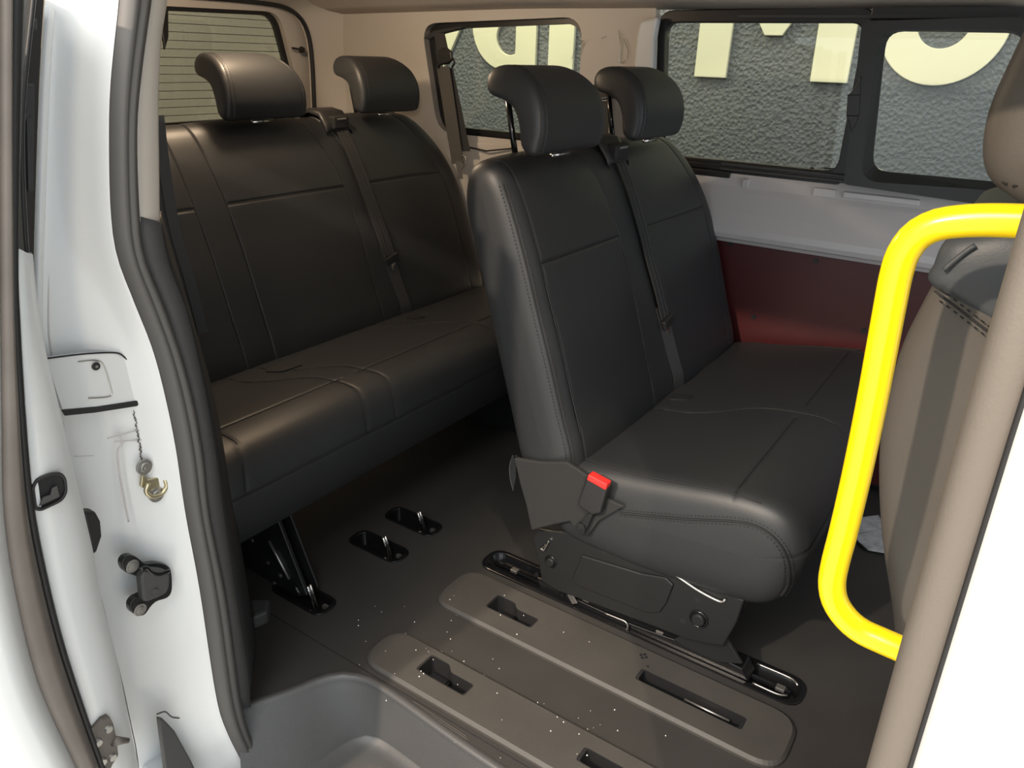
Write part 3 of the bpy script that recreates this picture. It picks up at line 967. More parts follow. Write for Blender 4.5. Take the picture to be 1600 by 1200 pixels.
# seam of the cushion's side: two rows of stitches sweeping down round the nose
side_line = [(-0.545, 0.325), (-0.48, 0.343), (-0.40, 0.366), (-0.32, 0.392), (-0.275, 0.398), (-0.238, 0.384), (-0.212, 0.350), (-0.205, 0.300), (-0.212, 0.268)]
def cpt(x, z, out=0.0015):
    # point on the cushion's near side: search y where the pad surface passes (x, z)
    s = fcush.sp(x, z)
    v = Vector((x, z)) - s
    best = None
    # profile radius in that direction
    ang = math.atan2(v.y, v.x)
    r = 0.0
    for (px, pz) in fcush.prof:
        s2 = fcush.sp(px, pz)
        w = Vector((px, pz)) - s2
        if (s2 - s).length < 0.02 and w.length > 1e-6 and v.length > 1e-6 and w.normalized().dot(v.normalized()) > 0.9:
            r = max(r, w.length)
    if r < 1e-4:
        r = 0.11
    k = min(0.999, v.length / r)
    d = fcush.r0 * (1 - (1 - k ** fcush.n) ** (1 / fcush.n))
    return Vector((x, 1.235 + d - out, z))
base = [cpt(x, z) for x, z in side_line]
MB().tube(catmull(base, 80), 0.0020, 6).build('seam', 'seam', fb)
for o_ in (-0.007, 0.007):
    pts = []
    for i, (x, z) in enumerate(side_line):
        a = Vector(side_line[max(0, i - 1)])
        c = Vector(side_line[min(len(side_line) - 1, i + 1)])
        t = (c - a).normalized()
        pts.append(cpt(x - t.y * o_, z + t.x * o_, 0.0008))
    mb = MB()
    stitches(mb, catmull(pts, 70))
    mb.build('stitching', 'thread', fb)
# upper edge seam where the side meets the top
MB().tube(catmull([cpt(x, z, 0.001) for x, z in ((-0.655, 0.393), (-0.60, 0.400), (-0.523, 0.408), (-0.44, 0.421), (-0.354, 0.434), (-0.28, 0.437))], 50), 0.0014, 6).build('seam', 'seam', fb)

# skirt of dark fabric hanging behind the buckle
sk = [(803, 716), (842, 722), (884, 722), (905, 735), (926, 750), (945, 778), (975, 792), (935, 815), (918, 838), (905, 835), (890, 815), (865, 820), (830, 829), (822, 790), (812, 755)]
MB().prism([Q(x, y, Y=1.224) for x, y in sk], (0, 0.010, 0)).build('skirt', 'mesh_fabric', fb, bevel=0.003)
fl = [(799, 712), (806, 720), (806, 745), (802, 766), (797, 745)]
MB().prism([Q(x, y, Y=1.25) for x, y in fl], (0, 0.004, 0)).build('skirt_flap', 'mesh_fabric', fb)
MB().tube(catmull([Q(x, y, Y=1.252) for x, y in ((802, 712), (797, 725), (797, 745), (802, 766))], 14), 0.0016, 5).build('flap_piping', 'trim_grey', fb)

# buckle with the red button
bk = [Q(x, y, Y=1.205) for x, y in ((917, 741), (949, 764), (938, 803), (925, 806), (905, 793), (902, 785))]
bko = MB().prism(bk, (0, 0.022, 0)).build('buckle', 'black_plastic', fb, bevel=0.005, seg=3)
MB().prism([Q(x, y, Y=1.2035) for x, y in ((919, 741), (949, 757), (946, 767), (916, 750))], (0, 0.020, 0)).build('release_button', 'red_button', bko, bevel=0.003)
mb = MB().prism([Q(x, y, Y=1.212) for x, y in ((912, 808), (922, 800), (927, 803), (916, 828), (905, 830))], (0, 0.006, 0))
mb.build('buckle_stalk', 'satin_black', bko, bevel=0.001)
pb = Q(906, 826, Y=1.206)
mb = MB().disc(pb, (0, 1, 0), 0.0115, 0.010, 20)
mb.disc(pb - Vector((0, 0.002, 0)), (0, 1, 0), 0.007, 0.003, 16)
mb.disc(pb - Vector((0, 0.004, 0)), (0, 1, 0), 0.003, 0.003, 6)
mb.build('anchor_bolt', 'satin_black', bko, bevel=0.001)

# steel base plate, pivots, lower rail and foot of the front bench
YP = 1.252
plate = [(832, 840), (840, 826), (862, 830), (905, 834), (930, 848), (1000, 876), (1090, 906), (1163, 938), (1150, 975), (1130, 1010), (1112, 1008), (1075, 1000), (1010, 975), (930, 945), (872, 924), (846, 908), (842, 880)]
bp_ = MB().prism([Q(x, y, Y=YP) for x, y in plate], (0, 0.010, 0)).build('base_plate', 'satin_black', fb, bevel=0.003)
emb = [(908, 868), (1000, 896), (1040, 903), (1052, 915), (1040, 945), (1030, 958), (1010, 958), (900, 915), (893, 905)]
MB().prism([Q(x, y, Y=YP - 0.005) for x, y in emb], (0, 0.006, 0)).build('embossed_panel', 'satin_black', bp_, bevel=0.004, seg=3)
for (x, y, r) in ((861, 877, 0.012), (1092, 967, 0.016)):
    p = Q(x, y, Y=YP)
    mb = MB().disc(p - Vector((0, 0.008, 0)), (0, 1, 0), r * 0.8, 0.010, 24, r)
    mb.build('pivot', 'satin_black', bp_, bevel=0.002)
    MB().tube([p + Vector((r * 1.15 * math.cos(a), -0.002, r * 1.15 * math.sin(a))) for a in [2 * math.pi * k / 24 for k in range(24)]], 0.0018, 6, closed=True).build('pivot_ring', 'gloss_black', bp_, smooth=True)
for (x, y, r) in ((905, 899, 0.006), (1115, 919, 0.008), (1089, 937, 0.006)):
    MB().disc(Q(x, y, Y=YP - 0.0006), (0, 1, 0), r, 0.002, 16).build('hole', 'seam', bp_)
for (x, y) in ((939, 914), (1067, 970), (945, 861)):
    p = Q(x, y, Y=YP - 0.0006)
    MB().box((p.x - 0.006, p.y, p.z - 0.006), (p.x + 0.006, p.y + 0.002, p.z + 0.006)).build('square_hole', 'seam', bp_)
MB().tube(catmull([Q(x, y, Y=YP - 0.004) for x, y in ((1037, 885), (1055, 898), (1090, 922), (1120, 938), (1130, 940), (1133, 936))], 24), 0.0028, 8).build('spring_wire', 'dull_steel', bp_, smooth=True)
MB().tube([Q(x, y, Y=YP - 0.006) for x, y in ((857, 846), (849, 860), (845, 857), (852, 851))], 0.0022, 6).build('wire_clip', 'chrome', bp_)
# foot plate at the front
foot = [(1052, 1000), (1075, 985), (1128, 978), (1140, 1005), (1160, 1038), (1120, 1035), (1070, 1012)]
MB().prism([Q(x, y, Y=1.268) for x, y in foot], (0, 0.008, 0)).build('foot_plate', 'satin_black', fb, bevel=0.002)
p = Q(1105, 1000, Y=1.266)
MB().disc(p, (0, 1, 0), 0.011, 0.004, 18).build('foot_bolt', 'satin_black', fb, bevel=0.001)
MB().prism([Q(x, y, Y=1.262) for x, y in ((1081, 988), (1092, 990), (1092, 998), (1083, 996))], (0, 0.006, 0)).build('foot_tab', 'chrome', fb)
MB().prism([Q(x, y, Y=1.30) for x, y in ((1158, 940), (1163, 941), (1148, 965), (1140, 970))], (0, 0.003, 0)).build('care_tag', 'paper', fb)
# lower channel between feet
rail_pts = [(838, 902), (880, 918), (990, 962), (1070, 995), (1130, 1030), (1160, 1045), (1170, 1066), (1100, 1040), (1050, 1016), (985, 990), (930, 965), (895, 945), (870, 940), (845, 925)]
lr = MB().prism([Q(x, y, Y=1.290) for x, y in rail_pts], (0, 0.045, 0)).build('lower_channel', 'gloss_black', fb, bevel=0.003)
for pts in (((898, 936), (985, 975), (1065, 1004)), ((895, 946), (935, 966), (990, 990), (1078, 1030))):
    MB().tube(catmull([Q(x, y, Y=1.287) for x, y in pts], 20), 0.0022, 6).build('channel_lip', 'satin_black', lr, smooth=True)
for (x, y) in ((915, 938), (1030, 990)):
    p = Q(x, y, Y=1.288)
    MB().box((p.x - 0.008, p.y, p.z - 0.004), (p.x + 0.008, p.y + 0.003, p.z + 0.004)).build('slot_window', 'dull_steel', lr)
MB().prism([Q(x, y, Y=1.278) for x, y in ((885, 918), (893, 927), (902, 943), (894, 944), (887, 932))], (0, 0.004, 0)).build('release_lever', 'dull_steel', lr, bevel=0.001)
MB().tube(catmull([Q(x, y, Y=1.28) for x, y in ((945, 958), (965, 966), (978, 972), (981, 980), (978, 984))], 14), 0.002, 6).build('lever_wire', 'dull_steel', lr, smooth=True)
for (x, y, r) in ((838, 899, 0.006), (858, 908, 0.005), (871, 925, 0.006), (878, 930, 0.005)):
    MB().disc(Q(x, y, Y=1.283), (0, 1, 0), r, 0.008, 10).build('rail_bolt', 'gloss_black', lr, bevel=0.001)
# far-side support, hidden mostly
MB().prism([(-0.74, 2.12, 0.20), (-0.28, 2.12, 0.21), (-0.20, 2.12, 0.0), (-0.80, 2.12, 0.0)], (0, 0.012, 0)).build('base_plate', 'satin_black', fb, bevel=0.002)
MB().tube([(-0.30, 1.27, 0.17), (-0.30, 2.12, 0.17)], 0.016, 10).build('cross_tube', 'satin_black', fb, smooth=True)
MB().tube([(-0.68, 1.27, 0.17), (-0.68, 2.12, 0.17)], 0.016, 10).build('cross_tube', 'satin_black', fb, smooth=True)

# the floor tray the front bench is bolted into
tray = thing('floor_tray', 'long glossy black floor tray with rounded ends under the two-seat bench', 'floor rail')
o_ = rpoly([(-0.932, 1.277), (-0.143, 1.277), (-0.143, 1.366), (-0.932, 1.366)], 0.042, 8)
i_ = rpoly([(-0.920, 1.289), (-0.155, 1.289), (-0.155, 1.354), (-0.920, 1.354)], 0.032, 8)
MB().ring([(x, y, -0.001) for x, y in o_], [(x, y, -0.001) for x, y in i_], (0, 0, 0.006)).build('rim', 'gloss_black', tray, bevel=0.002)
j_ = rpoly([(-0.912, 1.296), (-0.163, 1.296), (-0.163, 1.347), (-0.912, 1.347)], 0.025, 8)
mb = MB().grid([[Vector((x, y, 0.002)) for x, y in i_], [Vector((x, y, -0.014)) for x, y in j_]], closed_v=True)
mb.add([(x, y, -0.014) for x, y in j_], [tuple(range(len(j_)))])
mb.build('pan', 'gloss_black', tray, smooth=False)
MB().tube([(-0.905, 1.321, -0.006), (-0.17, 1.321, -0.006)], 0.006, 8).build('striker_bar', 'gloss_black', tray, smooth=True)
for x in (-0.845, -0.190):
    MB().box((x - 0.009, 1.312, -0.006), (x + 0.009, 1.326, 0.002)).build('slot_window', 'dull_steel', tray, bevel=0.001)
for pts in (((-0.25, 1.352, 0.005), (-0.18, 1.352, 0.005), (-0.162, 1.340, 0.005)), ((-0.24, 1.292, 0.005), (-0.19, 1.292, 0.005), (-0.172, 1.300, 0.005))):
    MB().tube(catmull(pts, 12), 0.0022, 6).build('polished_edge', 'dull_steel', tray, smooth=True)

# ---------------- legs under the rear bench
for (ly, seen) in ((0.945, True), (1.95, False)):
    lg = [(-1.36, 0.22), (-1.25, 0.225), (-1.16, 0.02), (-1.20, 0.0), (-1.62, 0.0), (-1.66, 0.02), (-1.55, 0.22)]
    MB().prism([(x, ly - 0.012, z) for x, z in lg], (0, 0.010, 0)).build('leg_plate', 'satin_black', rb, bevel=0.002)
    MB().prism([(x, ly + 0.022, z) for x, z in lg], (0, 0.006, 0)).build('leg_plate', 'satin_black', rb, bevel=0.002)
MB().tube([Q(420, 845, Y=0.93), Q(452, 905, Y=0.93)], 0.0035, 8).build('release_cable', 'dull_steel', rb, smooth=True)
MB().tube([Q(458, 912, Y=0.93), Q(470, 930, Y=0.93)], 0.006, 8).build('release_catch', 'gloss_black', rb, smooth=True)
MB().tube([(-1.27, 0.94, 0.19), (-1.27, 1.95, 0.19)], 0.014, 10).build('cross_tube', 'satin_black', rb, smooth=True)
for (x, y) in ((393, 845), (417, 880), (437, 900), (428, 912)):
    MB().disc(Q(x, y, Y=0.931), (0, 1, 0), 0.005, 0.006, 8).build('leg_bolt', 'dull_steel', rb)

# ---------------- three recessed anchors with bright hooks
labels = ['floor anchor with steel hook nearest the charcoal door pillar', 'middle one of the three floor anchors with steel hooks', 'farthest floor anchor with steel hook, nearest the two-seat bench']
for (ax, ay), lab in zip(anchor_spots, labels):
    an = thing('floor_anchor', lab, 'floor anchor', 'floor anchors in front of the rear bench')
    o_ = rpoly([(ax - 0.092, ay - 0.034), (ax + 0.082, ay - 0.034), (ax + 0.082, ay + 0.034), (ax - 0.092, ay + 0.034)], 0.034, 8)
    i_ = rpoly([(ax - 0.082, ay - 0.026), (ax + 0.072, ay - 0.026), (ax + 0.072, ay + 0.026), (ax - 0.082, ay + 0.026)], 0.026, 8)
    mb = MB().ring([(x, y, -0.001) for x, y in o_], [(x, y, -0.001) for x, y in i_], (0, 0, 0.005))
    mb.build('rim', 'gloss_black', an, bevel=0.0015)
    mb = MB().grid([[Vector((x, y, 0.002)) for x, y in i_], [Vector((x, y, -0.017)) for x, y in i_]], closed_v=True)
    mb.add([(x, y, -0.017) for x, y in i_], [tuple(range(len(i_)))])
    mb.build('pan', 'gloss_black', an)
    for o2 in (-0.004, 0.004):
        MB().tube([(ax + 0.035, ay + o2, -0.015), (ax + 0.020, ay + o2, 0.028), (ax + 0.016, ay + o2, 0.040)], 0.0036, 8).build('hook', 'chrome', an, smooth=True)
    MB().box((ax + 0.050, ay + 0.004, -0.012), (ax + 0.062, ay + 0.014, -0.004)).build('slot_window', 'dull_steel', an)

# ================================================================== FRONT SEAT AT THE RIGHT EDGE
fs = thing('passenger_chair', 'taupe front passenger seat seen edge-on behind the yellow handle', 'seat')
seat_prof = [(-0.068, 0.965), (-0.082, 0.915), (-0.092, 0.850), (-0.090, 0.745), (-0.066, 0.630), (-0.030, 0.52), (0.004, 0.42), (0.06, 0.36), (0.16, 0.36), (0.17, 0.50), (0.10, 0.75), (0.07, 0.90), (0.045, 0.985), (0.0, 1.012), (-0.045, 1.003)]
sp_ = ((0.05, 0.48), (-0.01, 0.93))
fpad = Pad(seat_prof, sp_, 0.945, 1.42, 0.04, 0.05, 0.0, 3.0)
fpad.mesh((), None).build('backrest', 'seat_taupe', fs, smooth=True)
# shoulder piece above the stitched seam
shp = [(-0.076, 0.948), (-0.078, 0.970), (-0.072, 0.998), (-0.045, 1.012), (0.0, 1.020), (0.05, 0.99), (0.075, 0.92), (0.06, 0.880), (-0.010, 0.914)]
spad = Pad(shp, ((-0.03, 0.965), (0.035, 0.95)), 0.940, 1.425, 0.03, 0.03, 0.0, 3.0, npro=60)
spad.mesh((), None).build('shoulder', 'seat_shaded', fs, smooth=True)
for o_ in (-9, 10):
    mb = MB()
    stitches(mb, catmull([Q(1468, 460 + o_, Y=0.9405), Q(1490, 476 + o_, Y=0.939), Q(1535, 511 + o_, Y=0.9385), Q(1560, 530 + o_, Y=0.9385)], 20), 0.0009, 0.005, 0.003)
    mb.build('stitching', 'thread', fs)
MB().tube(catmull([Q(1460, 454, Y=0.942), Q(1480, 469, Y=0.9395), Q(1535, 511, Y=0.938), Q(1562, 532, Y=0.938)], 20), 0.0014, 6).build('seam', 'seam', fs)
MB().tube(catmull([Q(1474, 422, Y=0.936), Q(1490, 408, Y=0.937), Q(1510, 392, Y=0.938), Q(1524, 383, Y=0.939)], 12), 0.0026, 8).build('shoulder_slot', 'seat_shaded', fs, smooth=True)
hp = [(-0.034, 1.060), (-0.055, 1.085), (-0.062, 1.13), (-0.055, 1.18), (-0.042, 1.235), (-0.02, 1.27), (0.03, 1.275), (0.07, 1.24), (0.08, 1.15), (0.06, 1.07), (0.01, 1.045)]
hpad = Pad(hp, ((0.005, 1.10), (0.012, 1.22)), 0.90, 1.18, 0.045, 0.05, 0.0, 2.6, npro=60)
ho = hpad.mesh((), None).build('headrest', 'seat_taupe', fs, smooth=True)
mb = MB()
stitches(mb, [Q(1566, 284, Y=0.915), Q(1580, 291, Y=0.91), Q(1598, 288, Y=0.91), Q(1612, 280, Y=0.91)], 0.0012, 0.005, 0.003)
mb.build('stitching', 'thread', ho)
MB().tube([(0.02, 1.02, 0.98), (0.02, 1.02, 1.09)], 0.006, 10).build('headrest_post', 'gloss_black', fs)
MB().box((0.02, 0.97, 0.0), (0.40, 1.40, 0.24)).build('seat_base', 'trim_dark', fs, bevel=0.02)
MB().box((0.06, 0.95, 0.24), (0.55, 1.42, 0.42)).build('seat_cushion', 'seat_shaded', fs, bevel=0.04, seg=4)

# ---------------- yellow grab handle
hd = thing('grab_handle', 'thick bright yellow tubular grab handle by the door opening', 'handle')
YH = 0.80
hpix = [(1680, 350), (1640, 348), (1585, 345), (1540, 344), (1497, 346), (1462, 352), (1432, 368), (1411, 396), (1400, 430), (1392, 470), (1378, 545), (1360, 640), (1338, 745), (1318, 830), (1305, 880), (1300, 912), (1305, 940), (1322, 966), (1346, 986), (1380, 1002), (1415, 1017), (1460, 1036), (1520, 1060)]
MB().tube(catmull([Q(x, y, Y=YH) for x, y in hpix], 90), 0.0148, 28).build('tube', 'yellow', hd, smooth=True)
for (x, y) in ((1690, 350), (1530, 1064)):
    p = Q(x, y, Y=YH)
    MB().disc(p, (1, 0, 0), 0.026, 0.008, 24).build('mounting_flange', 'yellow', hd, bevel=0.002)

# ---------------- B-pillar: taupe seal tube, dark lip, white body edge
zs = [1.40 - 1.55 * k / 40 for k in range(41)]
pil = MB()
rows = []
for z in zs:
    yb = 0.60 - 0.035 * max(0, (0.9 - z)) ** 1.3 + 0.02 * max(0, z - 1.0)
    x0 = -0.006 + 0.010 * max(0, 0.95 - z)
    w = 0.032
    row = []
    for k in range(11):
        a = math.pi * k / 10
        row.append(Vector((x0 + w / 2 - w / 2 * math.cos(a), yb - 0.016 * math.sin(a), z)))
    row.append(Vector((x0 + w, yb + 0.04, z)))
    row.append(Vector((x0 + 0.002, yb + 0.04, z)))
    rows.append(row)
struct(MB().grid(rows, closed_v=True).build('trim_7', 'pillar_rubber', smooth=True), 'taupe rubber seal along the front door pillar', 'seal')
mb = MB().tube([(-0.006 + 0.010 * max(0, 0.95 - z) + 0.0325, 0.592 - 0.035 * max(0, (0.9 - z)) ** 1.3 + 0.02 * max(0, z - 1.0), z) for z in zs], 0.0035, 8)
struct(mb.build('trim_8', 'dark_rubber', smooth=True), 'thin dark lip beside the front pillar seal', 'seal')
rows = []
for z in zs:
    yb = 0.60 - 0.035 * max(0, (0.9 - z)) ** 1.3 + 0.02 * max(0, z - 1.0)
    x0 = -0.006 + 0.010 * max(0, 0.95 - z) + 0.033
    rows.append([Vector((x0, yb + 0.01, z)), Vector((x0 + 0.004, yb - 0.012, z)), Vector((x0 + 0.012, yb - 0.024, z)), Vector((x0 + 0.05, yb - 0.05, z)), Vector((x0 + 0.09, yb - 0.10, z)), Vector((x0 + 0.11, yb - 0.115, z)), Vector((x0 + 0.4, yb - 0.12, z))])
struct(MB().grid(rows).build('wall_front_pillar', 'white', smooth=True, solid=0.004), 'white painted front door pillar at the right edge', 'pillar')
mb = MB().box((0.04, 0.60, -0.1), (0.14, 0.82, 1.4))
struct(mb.build('trim_9', 'beige', bevel=0.01), 'beige inner lining of the front door pillar', 'trim')

# ================================================================== REAR DOOR JAMB (left of the picture)
NJ = 70
def jc(pix, X):
    return catmull([Q(x, y, X=(X(y) if callable(X) else X)) for x, y in pix], NJ)
seal_l = [(182, -40), (180, 0), (167, 133), (165, 233), (168, 333), (178, 400), (203, 467), (233, 543), (253, 617), (270, 700), (285, 800), (307, 917), (333, 1083), (350, 1140), (378, 1195), (400, 1230)]
seal_r = [(236, -40), (231, 0), (217, 100), (208, 200), (212, 330), (221, 400), (256, 487), (292, 600), (312, 700), (323, 800), (350, 933), (368, 1067), (374, 1100), (385, 1140), (410, 1190), (430, 1225)]
jamb_l = [(72, -40), (70, 0), (62, 130), (56, 300), (52, 480), (58, 560), (85, 660), (110, 740), (130, 820), (150, 900), (170, 980), (190, 1060), (205, 1130), (215, 1180), (220, 1230)]
XJ = -1.0
L0 = jc(jamb_l, -1.06)
L1 = jc(seal_l, -1.005)
rows = []
for s in (0.0, 0.12, 0.2, 0.3, 0.5, 0.7, 0.85, 0.95, 1.0):
    row = []
    for k, (a, b) in enumerate(zip(L0, L1)):
        p = a.lerp(b, s)
        v = k / NJ
        # gently hollow face, with a proud rounded bead next to the seal
        p.x += -0.012 * math.sin(math.pi * s) + 0.010 * math.exp(-((s - 0.97) / 0.06) ** 2)
        row.append(p)
    rows.append(row)
wr = struct(MB().grid(rows).build('wall_right', 'white', smooth=True), 'white painted door jamb at the left of the opening', 'door jamb')
# pressed edge line along the jamb's outer border
MB().tube([p + Vector((0.004, 0.004, 0)) for p in L0[2:32]], 0.006, 8).build('jamb_bead', 'white', wr, smooth=True)
MB().tube([p + Vector((0.002, 0.018, 0)) for p in L0[2:28]], 0.0016, 6).build('jamb_groove', 'ledge', wr, smooth=True)
# body behind the jamb so that the light does not leak into the van
mb = MB()
rows = [[p + Vector((-0.004, 0.0, 0)) for p in L0], [Vector((-2.55, p.y - 0.04, p.z)) for p in L0]]
mb.grid(rows)
mb.build('side_skin', 'white', wr, smooth=True)
mb = MB().box((-2.55, 0.655, -0.05), (-1.18, 0.670, 0.85))
mb.build('inner_lining', 'trim_dark', wr)
mb = MB().box((-2.55, 0.655, 1.24), (-1.10, 0.670, 1.36))
mb.build('upper_lining', 'beige', wr)

# cover flap
fx = -1.012
def jf(x, y, dxx=0.0):
    # on the jamb: between the two border curves
    return Q(x, y, X=-1.030 + dxx)
flap = [(72, 560), (130, 553), (178, 551), (192, 556), (203, 570), (212, 600), (220, 626), (214, 632), (150, 637), (98, 641), (84, 600)]
fo = MB().prism([jf(x, y, 0.004) for x, y in flap], (-0.010, 0, 0)).build('cover_flap', 'white', wr, bevel=0.002)
MB().tube(catmull([jf(x, y, 0.0045) for x, y in ((72, 560), (130, 553), (178, 551), (192, 556), (203, 570), (212, 600), (219, 626))], 40), 0.0012, 6).build('flap_gap', 'seam', fo)
MB().prism([jf(x, y, 0.006) for x, y in ((97, 641), (150, 636), (215, 626), (221, 630), (214, 635), (150, 645), (102, 650))], (-0.004, 0, 0)).build('flap_shadow_gap', 'dark_rubber', fo, bevel=0.001)
MB().tube(catmull([jf(x, y, 0.005) for x, y in ((122, 565), (150, 563), (162, 572), (174, 610), (174, 618), (160, 621), (138, 622))], 30), 0.0010, 5).build('pressed_line', 'dull_steel', fo)
p = jf(149, 572, 0.005)
mb = MB().disc(p, (1, 0, 0), 0.0058, 0.003, 16)
mb.build('screw', 'black_plastic', fo, bevel=0.001)
MB().disc(p + Vector((0.003, 0, 0)), (1, 0, 0), 0.0022, 0.001, 8).build('screw_socket', 'dull_steel', fo)
# seams of the jamb below the flap
for pts, r in ((((185, 680), (192, 692), (184, 705), (187, 740), (196, 790), (201, 815)), 0.0016), (((168, 685), (245, 664)), 0.0012), (((180, 690), (250, 685)), 0.0012), (((116, 713), (146, 712)), 0.0008)):
    MB().tube(catmull([jf(x, y, 0.002) for x, y in pts], 24), r, 6).build('jamb_seam', 'ledge', wr, smooth=True)
# striker with two washers
for (x, y) in ((224, 729), (243, 772)):
    p = jf(x, y, 0.008)
    mb = MB().disc(p, (1, 0, 0), 0.0125, 0.004, 20)
    mb.disc(p + Vector((0.004, 0, 0)), (1, 0, 0), 0.0085, 0.003, 16, 0.007)
    mb.disc(p + Vector((0.007, 0, 0)), (1, 0, 0), 0.003, 0.001, 6)
    mb.build('striker_screw', 'dull_steel', wr, bevel=0.001)
mb = MB().prism([jf(x, y, 0.010) for x, y in ((222, 742), (230, 745), (232, 750), (252, 745), (264, 748), (262, 758), (256, 768), (246, 764), (236, 770), (226, 764), (220, 760))], (-0.006, 0, 0))
mb.build('striker_plate', 'zinc', wr, bevel=0.0015)
MB().tube(catmull([jf(x, y, 0.016) for x, y in ((232, 755), (228, 768), (238, 776), (252, 772), (260, 760), (258, 750))], 24), 0.0035, 8).build('striker_loop', 'zinc', wr, smooth=True)
# black hinge bracket
hb = [(190, 880), (196, 870), (208, 868), (218, 874), (228, 881), (246, 880), (262, 884), (268, 895), (269, 922), (262, 934), (245, 940), (236, 948), (226, 961), (214, 962), (204, 954), (204, 942), (212, 933), (222, 928), (222, 912), (216, 902), (205, 898), (194, 892)]
hbo = MB().prism(catmull([jf(x, y, 0.016) for x, y in hb], 66, True), (-0.012, 0, 0)).build('hinge_bracket', 'satin_black', wr, bevel=0.0015, seg=2)
body = [(222, 898), (240, 890), (262, 893), (266, 905), (262, 925), (245, 935), (226, 940), (222, 920)]
MB().prism(catmull([jf(x, y, 0.030) for x, y in body], 32, True), (-0.016, 0, 0)).build('hinge_body', 'trim_grey', hbo, bevel=0.004, seg=3)
MB().disc(jf(242, 925, 0.030), (1, 0, 0), 0.007, 0.003, 18, 0.006).build('hinge_cap', 'trim_grey', hbo)
MB().tube(catmull([jf(x, y, 0.029) for x, y in ((219, 890), (228, 887), (236, 894), (248, 897), (264, 892))], 20), 0.0035, 8).build('hinge_fold', 'gloss_black', hbo, smooth=True)
for (x, y) in ((206, 884), (218, 952)):
    p = jf(x, y, 0.016)
    mb = MB().disc(p, (1, 0, 0), 0.0105, 0.003, 20)
    mb.disc(p + Vector((0.003, 0, 0)), (1, 0, 0), 0.006, 0.002, 16)
    mb.disc(p + Vector((0.005, 0, 0)), (1, 0, 0), 0.0025, 0.001, 6)
    mb.build('hinge_screw', 'dull_steel', hbo, bevel=0.001)
# dark fin at the bottom of the jamb
MB().prism([jf(x, y, 0.02) for x, y in ((248, 1122), (256, 1124), (274, 1143), (300, 1190), (318, 1230), (262, 1230))], (-0.01, 0, 0)).build('corner_fin', 'trim_grey', wr, bevel=0.003)
MB().tube(catmull([jf(x, y, 0.012) for x, y in ((245, 1116), (258, 1112), (268, 1120), (280, 1122))], 14), 0.0014, 6).build('jamb_wire', 'rubber', wr, smooth=True)
# grime streak under the flap: little crusty run
gr = MB()
for k in range(46):
    t = k / 45
    p = jf(209 + 13 * t + random.uniform(-1.6, 1.6), 642 + 78 * t, 0.003)
    gr.disc(p, (1, 0, 0), random.uniform(0.0006, 0.0016), 0.0006, 6)
tag(gr.build('grime_streak', 'bronze', wr), kind='stuff')

# the thick rubber seal of the opening
L2 = jc(seal_r, -1.005)
rows = []
for s in (0.0, 0.03, 0.12, 0.25, 0.38, 0.46, 0.52, 0.60, 0.75, 0.9, 0.97, 1.0):
    row = []
    for a, b in zip(L1, L2):
        p = a.lerp(b, s)
        bulge = 0.026 * (max(0.0, 1 - (2 * s - 1) ** 2)) ** 0.5
        bulge -= 0.006 * math.exp(-((s - 0.49) / 0.05) ** 2)
        p.x += bulge
        row.append(p)
    rows.append(row)
struct(MB().grid(rows).build('trim_10', 'rubber', smooth=True, solid=0.002), 'grey rubber seal framing the rear of the door opening', 'seal')
# sill part of the seal sweeping along the step
path = catmull([Q(*p, X=-0.995) for p in ((398, 1185), (408, 1205))] + [Vector((-0.95, 0.570, -0.115)), Vector((-0.85, 0.555, -0.13)), Vector((-0.4, 0.55, -0.135)), Vector((0.0, 0.55, -0.135))], 40)
struct(MB().tube(path, 0.014, 10).build('trim_11', 'rubber', smooth=True), 'grey rubber seal along the step edge', 'seal')

# beige upper trim
tl = [(236, -40), (231, 0), (217, 100), (208, 200), (210, 290), (213, 342)]
tm = [(250, -40), (245, 0), (231, 100), (222, 200), (224, 290), (229, 352)]
tr_ = [(268, -40), (262, 0), (252, 67), (248, 167), (249, 260), (250, 361)]
rows = [catmull([Q(x, y, X=-1.002) for x, y in tl], 40), catmull([Q(x, y, X=-0.998) for x, y in tl], 40), catmull([Q(x, y, X=-1.0) for x, y in tm], 40), catmull([Q(x - 2, y, X=-1.008) for x, y in tr_], 40), catmull([Q(x, y, X=-1.02) for x, y in tr_], 40), [p + Vector((-0.10, 0.01, 0)) for p in catmull([Q(x, y, X=-1.02) for x, y in tr_], 40)]]
struct(MB().grid(rows).build('trim_12', 'beige', smooth=True, solid=0.003), 'long beige upper pillar trim beside the rear bench', 'trim')
# charcoal lower trim: light front edge and darker inner face
g0 = [(214, 338), (221, 400), (256, 487), (292, 600), (312, 700), (323, 800), (350, 933), (368, 1067), (373, 1104)]
g1 = [(250, 345), (262, 410), (291, 487), (317, 600), (338, 720), (348, 800), (368, 933), (385, 1040), (390, 1100)]
g2 = [(252, 330), (272, 400), (302, 500), (332, 610), (348, 690), (362, 780), (376, 850), (392, 950), (401, 1010)]
r0 = catmull([Q(x, y, X=-1.004) for x, y in g0], 50)
r1 = catmull([Q(x, y, X=-1.010) for x, y in g1], 50)
r2 = catmull([Q(x, y, X=-1.12) for x, y in g2], 50)
rows = [r0, [p + Vector((0.006, 0.002, 0)) for p in r0], [p + Vector((0.008, -0.004, 0)) for p in r1], r1]
struct(MB().grid(rows).build('trim_13', 'trim_grey', smooth=True, solid=0.003), 'charcoal front edge of the lower pillar trim', 'trim')
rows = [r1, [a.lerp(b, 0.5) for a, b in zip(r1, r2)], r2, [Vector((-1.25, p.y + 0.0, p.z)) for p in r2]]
struct(MB().grid(rows).build('trim_14', 'trim_dark', smooth=True, solid=0.003), 'dark inner face of the lower pillar trim', 'trim')

